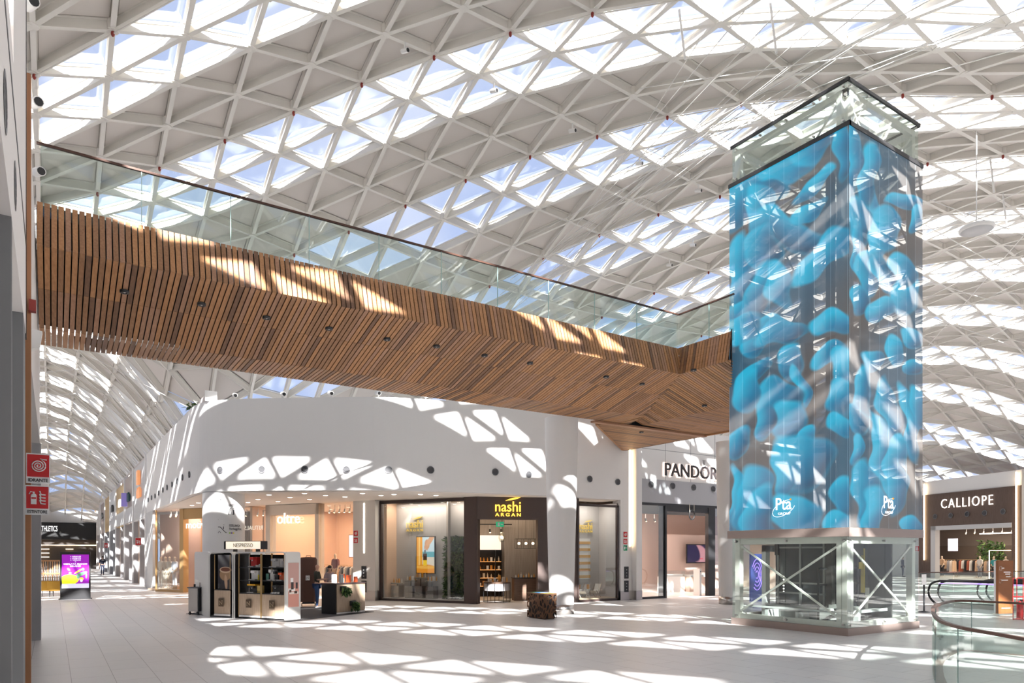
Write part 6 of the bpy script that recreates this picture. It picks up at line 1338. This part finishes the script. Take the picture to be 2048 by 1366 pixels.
# ================================================================== PATTERNED BIN BY THE COLUMN
m, nt, b = bsdf('pierced_bronze'); tcn = nt.nodes.new('ShaderNodeTexCoord'); mpn = nt.nodes.new('ShaderNodeMapping'); mpn.inputs['Scale'].default_value = (9, 9, 5); vo = nt.nodes.new('ShaderNodeTexVoronoi'); vo.feature = 'DISTANCE_TO_EDGE'; vo.inputs['Scale'].default_value = 1
gt = nt.nodes.new('ShaderNodeMath'); gt.operation = 'GREATER_THAN'; gt.inputs[1].default_value = .13; nt.links.new(tcn.outputs['Object'], mpn.inputs[0]); nt.links.new(mpn.outputs[0], vo.inputs['Vector']); nt.links.new(vo.outputs['Distance'], gt.inputs[0])
b.inputs['Base Color'].default_value = (.13, .065, .035, 1); b.inputs['Metallic'].default_value = .5; b.inputs['Roughness'].default_value = .4
tr_ = nt.nodes.new('ShaderNodeBsdfTransparent'); ms_ = nt.nodes.new('ShaderNodeMixShader'); nt.links.new(gt.outputs[0], ms_.inputs['Fac']); nt.links.new(b.outputs[0], ms_.inputs[1]); nt.links.new(tr_.outputs[0], ms_.inputs[2]); nt.links.new(ms_.outputs[0], nt.nodes['Material Output'].inputs['Surface'])
t = thing('recycling_bin', 'bronze recycling bin with a pierced root pattern beside the white column', 'bin', (13.28, 18.22, 0))
MB().box(0, .52, 0, .95, .02, .84).build('pierced_shell', m, t); MB().box(.05, .47, .05, .9, .0, .78).build('liner', mat('bin_liner', (.015, .01, .01), .7), t)
MB().box(-.005, .525, -.005, .955, .80, .845).build('rim', MATS['copper_edge'] if False else mat('bin_rim', (.16, .085, .05), .4, .5), t)
for i, cl in enumerate(((.8, .55, .05), (.05, .2, .6), (.05, .35, .15))): MB().box(.06, .46, .06+i*.29, .31+i*.29, .845, .85).build('flap', mat('flap%d' % i, cl, .5), t)
# ================================================================== RIGHT SIDE: BALUSTRADE, ESCALATORS, CALLIOPE FRONT
rl = [atz(x, y, 1.1) for x, y in ((2048, 1278), (1990, 1267.5), (1930, 1257), (1895, 1247.5), (1880, 1241), (1870, 1232), (1866, 1223), (1867, 1216), (1875, 1210.5), (1890, 1205.5), (1925, 1201.5), (2048, 1207))]
rl = [rl[0] + (rl[0]-rl[1]).normalized()*3] + rl; rl = rl + [rl[-1] + (rl[-1]-rl[-2]).normalized()*5]
rl = [Vector(p) for p in smooth([(p.x, p.y) for p in rl], 3)]
bal = thing('glass_balustrade', 'rounded glass balustrade with bronze handrail in the near right corner', 'balustrade', (rl[len(rl)//2].x, rl[len(rl)//2].y, 0))
g = MB()
for i in range(len(rl)-1): g.beam((rl[i].x, rl[i].y, 1.1), (rl[i+1].x, rl[i+1].y, 1.1), .06, .045)
g.build('handrail', RAIL, bal, False)
step_ = 8; i = 2
while i < len(rl)-1:
    j = min(i+step_, len(rl)-1); g = MB(); seg = [(q.x, q.y) for q in rl[i:j+1]]
    a_, b_ = Vector(seg[0]), Vector(seg[1]); seg[0] = tuple(a_+(b_-a_).normalized()*.008); a_, b_ = Vector(seg[-1]), Vector(seg[-2]); seg[-1] = tuple(a_+(b_-a_).normalized()*.008)
    g.wall(seg, 0.0, 1.09, .015); g.build('glass_panel', GLASS_B, bal, False)
    MB().cyl((rl[i].x, rl[i].y, 0), (rl[i].x, rl[i].y, 1.08), .007, n=6).build('panel_edge', mat('teal_edge', (.06, .16, .15), .3), bal, False); i = j
g = MB(); g.wall([(q.x, q.y) for q in rl], 0.001, .006, -.16) ; g.build('floor_trim', mat('bronze_floor_trim', (.30, .20, .16), .4, .4), bal, False)
# far balustrade
q0, q1 = atz(1838, 1145, 1.1), atz(2100, 1142, 1.1); fb = thing('glass_balustrade', 'straight glass balustrade with bronze rail behind the escalators', 'balustrade', ((q0.x+q1.x)/2, (q0.y+q1.y)/2, 0), )
MB().beam(q0, q1, .06, .05).build('handrail', RAIL, fb, False)
for k in range(4):
    a_ = q0.lerp(q1, k/4+.003); b_ = q0.lerp(q1, (k+1)/4-.003); MB().wall([(a_.x, a_.y), (b_.x, b_.y)], 0, 1.08, .015).build('glass_panel', GLASS_B, fb, False)
def escalator(x0, x1, ys, ye, label):
    t = thing('escalator', label, 'escalator', ((x0+x1)/2, ys, 0)); w_ = (x1-x0)/2
    for sx_ in (-w_, w_):
        pts = [(sx_, -.25, .06), (sx_, .0, .12), (sx_, .22, .35), (sx_, .28, .62), (sx_, .18, .9), (sx_, -.1, 1.02), (sx_, -.5, 1.04), (sx_, ye-ys, 1.04)]
        sp = [Vector((sx_, q[0], q[1])) for q in smooth([(p[1], p[2]) for p in pts], 4)]; g = MB(); g.tube(sp, .042, 8); g.build('handrail', BLACKM, t)
        g = MB(); g.add([(sx_-.008, -.2, .15), (sx_-.008, .15, .38), (sx_-.008, .2, .62), (sx_-.008, .12, .85), (sx_-.008, -.12, .97), (sx_-.008, -.5, .99), (sx_-.008, ye-ys, .99), (sx_-.008, ye-ys, .15)], [tuple(range(8))])
        g.build('glass_side', GLASS_B, t)
        MB().box(sx_-.07, sx_+.07, ye-ys, .05, 0, .16).build('skirt', INOX, t)
        MB().tube([(sx_, -.1, .93), (sx_, -.5, .95), (sx_, ye-ys, .95)], .012).build('light_line', mat('violet_light', (.5, .3, .9), .5, 0, 1.2), t)
    MB().box(-w_+.07, w_-.07, -1.2, .5, .001, .015).build('comb_plate', INOX, t); g = MB()
    for q in range(5): g.box(-w_+.1, w_-.1, -1.25-q*.3, -1.22-q*.3, .001, .03)
    g.box(-w_+.1, w_-.1, ye-ys, -1.2, .0, .02); g.build('steps', DGREY, t)
p1 = gnd(1872, 1227); p2 = gnd(1889, 1224)
escalator(29.6, 30.4, 13.9, 10.6, 'left one of two escalators with black handrails behind the near balustrade')
escalator(32.2, 33.0, 13.2, 10.0, 'right one of two escalators, partly hidden by the brown info totem')
# stanchion
p = gnd(1848, 1224.5); t = thing('barrier_post', 'black barrier post with a white notice beside the lift tower', 'barrier post', p)
MB().lathe([(0, 0), (.22, 0), (.22, .02), (.04, .05), (.03, .05), (.03, 1.0), (0, 1.0)], 20).build('post', BLACK, t); MB().box(-.15, .15, -.01, .01, 1.0, 1.38).build('notice', C_WHT, t)
# brown info totem
p = gnd(2009, 1229.5); t = thing('info_totem', 'rust brown wayfinding totem behind the near balustrade', 'totem', p, -.30)
w_, h_ = .68, EYE-(1121-HOR)/FPX*(p.x*FX+p.y*FY)
MB().box(-w_/2, w_/2, -.05, .05, .05, h_).build('panel', mat('rust_board', (.22, .075, .02), .55), t); MB().box(-w_/2, w_/2+.12, .05, .12, 0, h_-.02).build('back_frame', LGREY, t); MB().box(-w_/2-.02, w_/2+.14, -.1, .14, 0, .05).build('foot', INOX, t)
for z, x_, w2 in ((h_-.28, -.14, .12), (h_-.42, .05, .3), (h_-.49, .08, .22), (h_-.58, .1, .2), (h_-.7, -.06, .3)): MB().box(x_-w2/2, x_+w2/2, -.056, -.05, z, z+.03).build('printed_line', C_WHT, t)
for z, x_ in ((h_-.33, -.24), (h_-.55, .22), (h_-.78, -.24)): MB().tube([(x_-.05, -.055, z), (x_+.05, -.055, z), (x_+.05, -.055, z+.12), (x_-.05, -.055, z+.12)], .005, 4, 0, True).build('icon', C_WHT, t)
MB().box(-.2, .2, -.056, -.05, .22, .25).build('printed_line', C_WHT, t)
p = gnd(2040, 1240); t = thing('fire_extinguisher', 'red extinguisher in a red wire stand at the right edge', 'fire extinguisher', p)
MB().lathe([(0, .05), (.08, .05), (.085, .1), (.085, .5), (.04, .6), (.02, .62)], 14).build('cylinder', SG_RED, t); MB().box(-.02, .02, -.1, 0, .6, .66).build('valve', BLACK, t)
g = MB()
for x_, y_ in ((-.14, -.14), (.14, -.14), (-.14, .14), (.14, .14)): g.cyl((x_, y_, 0), (x_, y_, 1.35), .012, n=6)
for z in (.03, .75, 1.35): g.tube([(-.14, -.14, z), (.14, -.14, z), (.14, .14, z), (-.14, .14, z)], .012, 5, 0, True)
g.build('stand', SG_RED, t)
# hanging dish
d = 25.0; u = (1953-1024)/FPX; c_ = Vector(((u*RX+FX)*d, (u*RY+FY)*d, EYE+(HOR-462)/FPX*d)); t = thing('hanging_loudspeaker', 'round white dish loudspeaker hanging on a long rod at the right', 'loudspeaker', c_)
MB().lathe([(0, .0), (.50, .0), (.55, .03), (.56, .10), (.50, .16), (.12, .22), (.1, .32), (0, .34)], 28).build('housing', C_WHT, t); MB().lathe([(0, -.006), (.5, -.006), (.5, .004)], 28).build('grille', LGREY, t); MB().cyl((0, 0, .3), (0, 0, roofz(c_.x, c_.y)-c_.z-.3), .018, n=6).build('rod', C_WHT, t)
# Calliope
CP0, CP1 = onv(1845, 1000, (62.6, 30.5), (-3.5, -8.4)), onv(2037, 1000, (62.6, 30.5), (-3.5, -8.4))
FQ = Fac((CP0.x, CP0.y), (CP1.x, CP1.y)); WENGE = wood('wenge_board', (.085, .055, .04), (.14, .09, .07), 2, 3)
def qx(px, y=0): return FQ.px(px, 1000, y)[0]
t = MB(); fbox(t, FQ, -14, FQ.L+14, .0, .4, 7.0, 8.2); struct('wall_right_far', t, WHITE, 'white band above the brown shop front')
t = MB(); fbox(t, FQ, -14, -.3, .0, .4, 0, 7.0); fbox(t, FQ, FQ.L+.35, FQ.L+1.2, -.1, .4, 0, 8.2); fbox(t, FQ, FQ.L+1.2, FQ.L+14, .0, .4, 0, 7.0)
struct('wall_right_near', t, mat('wall_taupe_white', (.60, .57, .54), .8))
s = FQ.thing('shopfront', 'dark wood fashion shop front with white illuminated capitals at the right', 'shopfront')
o0, o1 = qx(1864), qx(2026); zo = FQ.px(1945, 1049)[1]
MB().box(-.3, o0, -.1, .3, 0, 7.05).box(o1, FQ.L+.35, -.1, .3, 0, 7.05).box(o0, o1, -.1, .3, zo, 7.05).build('cladding', WENGE, s)
MB().box(o0, o1, -.14, .1, zo-.35, zo).box(o0, o0+.5, -.14, .3, 0, zo).build('door_frame', LGREY, s)
zt = FQ.px(1938, 1013)[1]; text('lettering', 'CALLIOPE', FQ.px(1938, 994)[1]-zt, SIGNL, s, ((qx(1886)+qx(1990))/2, -.18, zt), 0, .05, width=qx(1990)-qx(1886), bold=-.008, spacing=1.22)
for px in (1852, 2037): x_ = qx(px); tag_ = MB(); fbox(tag_, FQ, x_-.045, x_+.045, -.22, -.15, FQ.px(px, 1120 if px < 1900 else 1158)[1], FQ.px(px, 968 if px < 1900 else 944)[1]); tag(tag_.build('light_strip', WLIGHT), 'tall warm glowing strip at the %s edge of the dark wood shop front' % ('left' if px < 1900 else 'right'), 'light')
for px, py in ((1873, 1033), (1904, 1031), (1937, 1028), (1972, 1026), (2009, 1023)): p_ = FQ.px(px, py); c_ = FQ.w(p_[0], -.11, p_[1]); vent(c_, (-FQ.n.x, -FQ.n.y), .2, 'round air nozzle in the dark wood front below the illuminated capitals', 'air nozzles in the dark wood front')
t = MB(); fbox(t, FQ, o0-12, o1+2, 9.0, 9.2, 0, zo); fbox(t, FQ, o0-12.1, o0-12, .3, 9, 0, zo); fbox(t, FQ, o1+2, o1+2.1, .3, 9, 0, zo); fbox(t, FQ, o0-12.1, o1+2.1, .3, 9.2, zo, zo+.1); fbox(t, FQ, o0-12, o1+2, 8.0, 8.1, 0, zo-1.6, 1)
struct('wall_shop_far', t, [mat('shop_grey_warm', (.34, .28, .24), .8), mat('shop_dark', (.10, .075, .06), .8)], 'warm grey interior of the fashion shop')
for i, (px, y, l) in enumerate(((1890, 3, 'rack of pale clothes near the left of the dark wood fashion shop'), (1935, 5, 'rack of mixed clothes in the middle of the dark wood fashion shop'), (1975, 3, 'rack of dark clothes at the right of the dark wood fashion shop'))):
    rack(FQ, qx(px, y), y, 8, 2.2, l, [GC[i], GC[(i+2) % 5], GC[(i+4) % 5]])
for i, px in enumerate((1884, 1960, 1988, 2012)):
    p_ = FQ.w(qx(px, 2.2), 2.2, 0); figure('mannequin in the dark wood fashion shop, %s of four' % ('leftmost', 'second from left', 'third from left, in teal', 'rightmost, in white')[i], p_, FQ.ang, ((GC[2], GC[0], mat('teal_cloth', (.02, .25, .28), .8), GC[0])[i], False), (GC[1], GC[4], GC[1], GC[0])[i], None, 1.85, 'mannequin', (0, 8), (8, 25), cat='mannequin', skin=MANN, parts=False)
t = FQ.thing('video_screen', 'small bright square screen in the dark wood fashion shop', 'screen', qx(1905, 4), 4, FQ.px(1905, 1102, 4)[1]); MB().box(-.5, .5, 0, .08, 0, 1.1).build('display', mat('lilac_screen2', (.8, .75, .9), .4, 0, 1.2), t)
t = FQ.thing('indoor_tree', 'leafy tree inside the dark wood fashion shop', 'tree', qx(1985, 6), 6)
MB().cyl((0, 0, 0), (0, 0, 1.6), .08, n=8).build('trunk', WENGE, t); g = MB(); foliage(g, 0, 0, 2.3, 2.6, 1.6, 500, .4); tag(g.build('leaves', LV, t), kind='stuff')
t = FQ.thing('light_line', 'long white ceiling light line in the dark wood fashion shop', 'light', qx(1998, 3), 3, zo-.7); MB().box(-1.8, 1.8, -.05, .05, 0, .08).build('tube', CLIGHT, t)
t = FQ.thing('lit_portal', 'glowing gold portal frame in the dark wood fashion shop', 'light frame', qx(1994, 1.5), 1.5); MB().tube([(-.7, 0, 0), (-.7, 0, 2.3), (1.2, 0, 2.3)], .035, 6).build('frame', WLIGHT, t)
tracklights(FQ, o0+.5, o1-.3, 2.5, zo-.5, 8, 'small spotlight under the ceiling of the dark wood fashion shop', 'spotlights in the dark wood fashion shop')
area('shop_ceiling_light', FQ.w(FQ.L/2-3, 4, zo-.15), 10, 5, 600, (1, .85, .7), (0, 0, FQ.ang))
x_, z_ = FQ.px(1843, 1103); firesign(FQ, -.55, z_, .5, .5, 'red fire sign left of the dark wood fashion shop', 'ext', -.05)
x_, z_ = FQ.px(2046, 1127); firesign(FQ, FQ.L+.85, z_, .5, .5, 'red fire sign right of the dark wood fashion shop', 'ext', -.15); firesign(FQ, FQ.L+.85, z_+.9, .45, .4, 'green exit sign above the fire sign right of the dark wood fashion shop', 'exit', -.15)
p = gnd(1841, 1153); p = FQ.w(-.9, -1.2, 0); figure('person in a dark suit standing left of the dark wood fashion shop', p, .5, (NAVY, True), NAVY, HD, 1.78, arm=(0, 5), fore=(10, 15), shoes=BLACK)
# purple neon and dark wall seen through the lift base: shops across the void
t = MB(); t.box(37.4, 62, 38, 38.3, 0, 8.1); struct('wall_right_back', t, mat('wall_taupe', (.45, .42, .40), .8), 'wall closing the hall far behind the lift tower')
p = onv(1515, 1135, (30, 19.5), (1, 0)); t = thing('neon_screen', 'dark blue screen with violet fingerprint lines seen through the lift base', 'screen', (p.x, 19.5, 0), 0)
MB().box(-.45, .45, 0, .08, 0, 2.1).build('housing', mat('navy_screen', (.02, .03, .12), .3, 0, .5, (.05, .08, .35)), t)
NE = mat('violet_neon', (.4, .2, 1), .5, 0, 3, (.35, .2, 1))
for q in range(4): MB().tube([(-.05+.09*(q+1)*math.cos(a_), -.02, 1.2+.17*(q+1)*math.sin(a_)) for a_ in np.linspace(-2.2, 2.6, 18)], .012, 5).build('neon_line', NE, t)
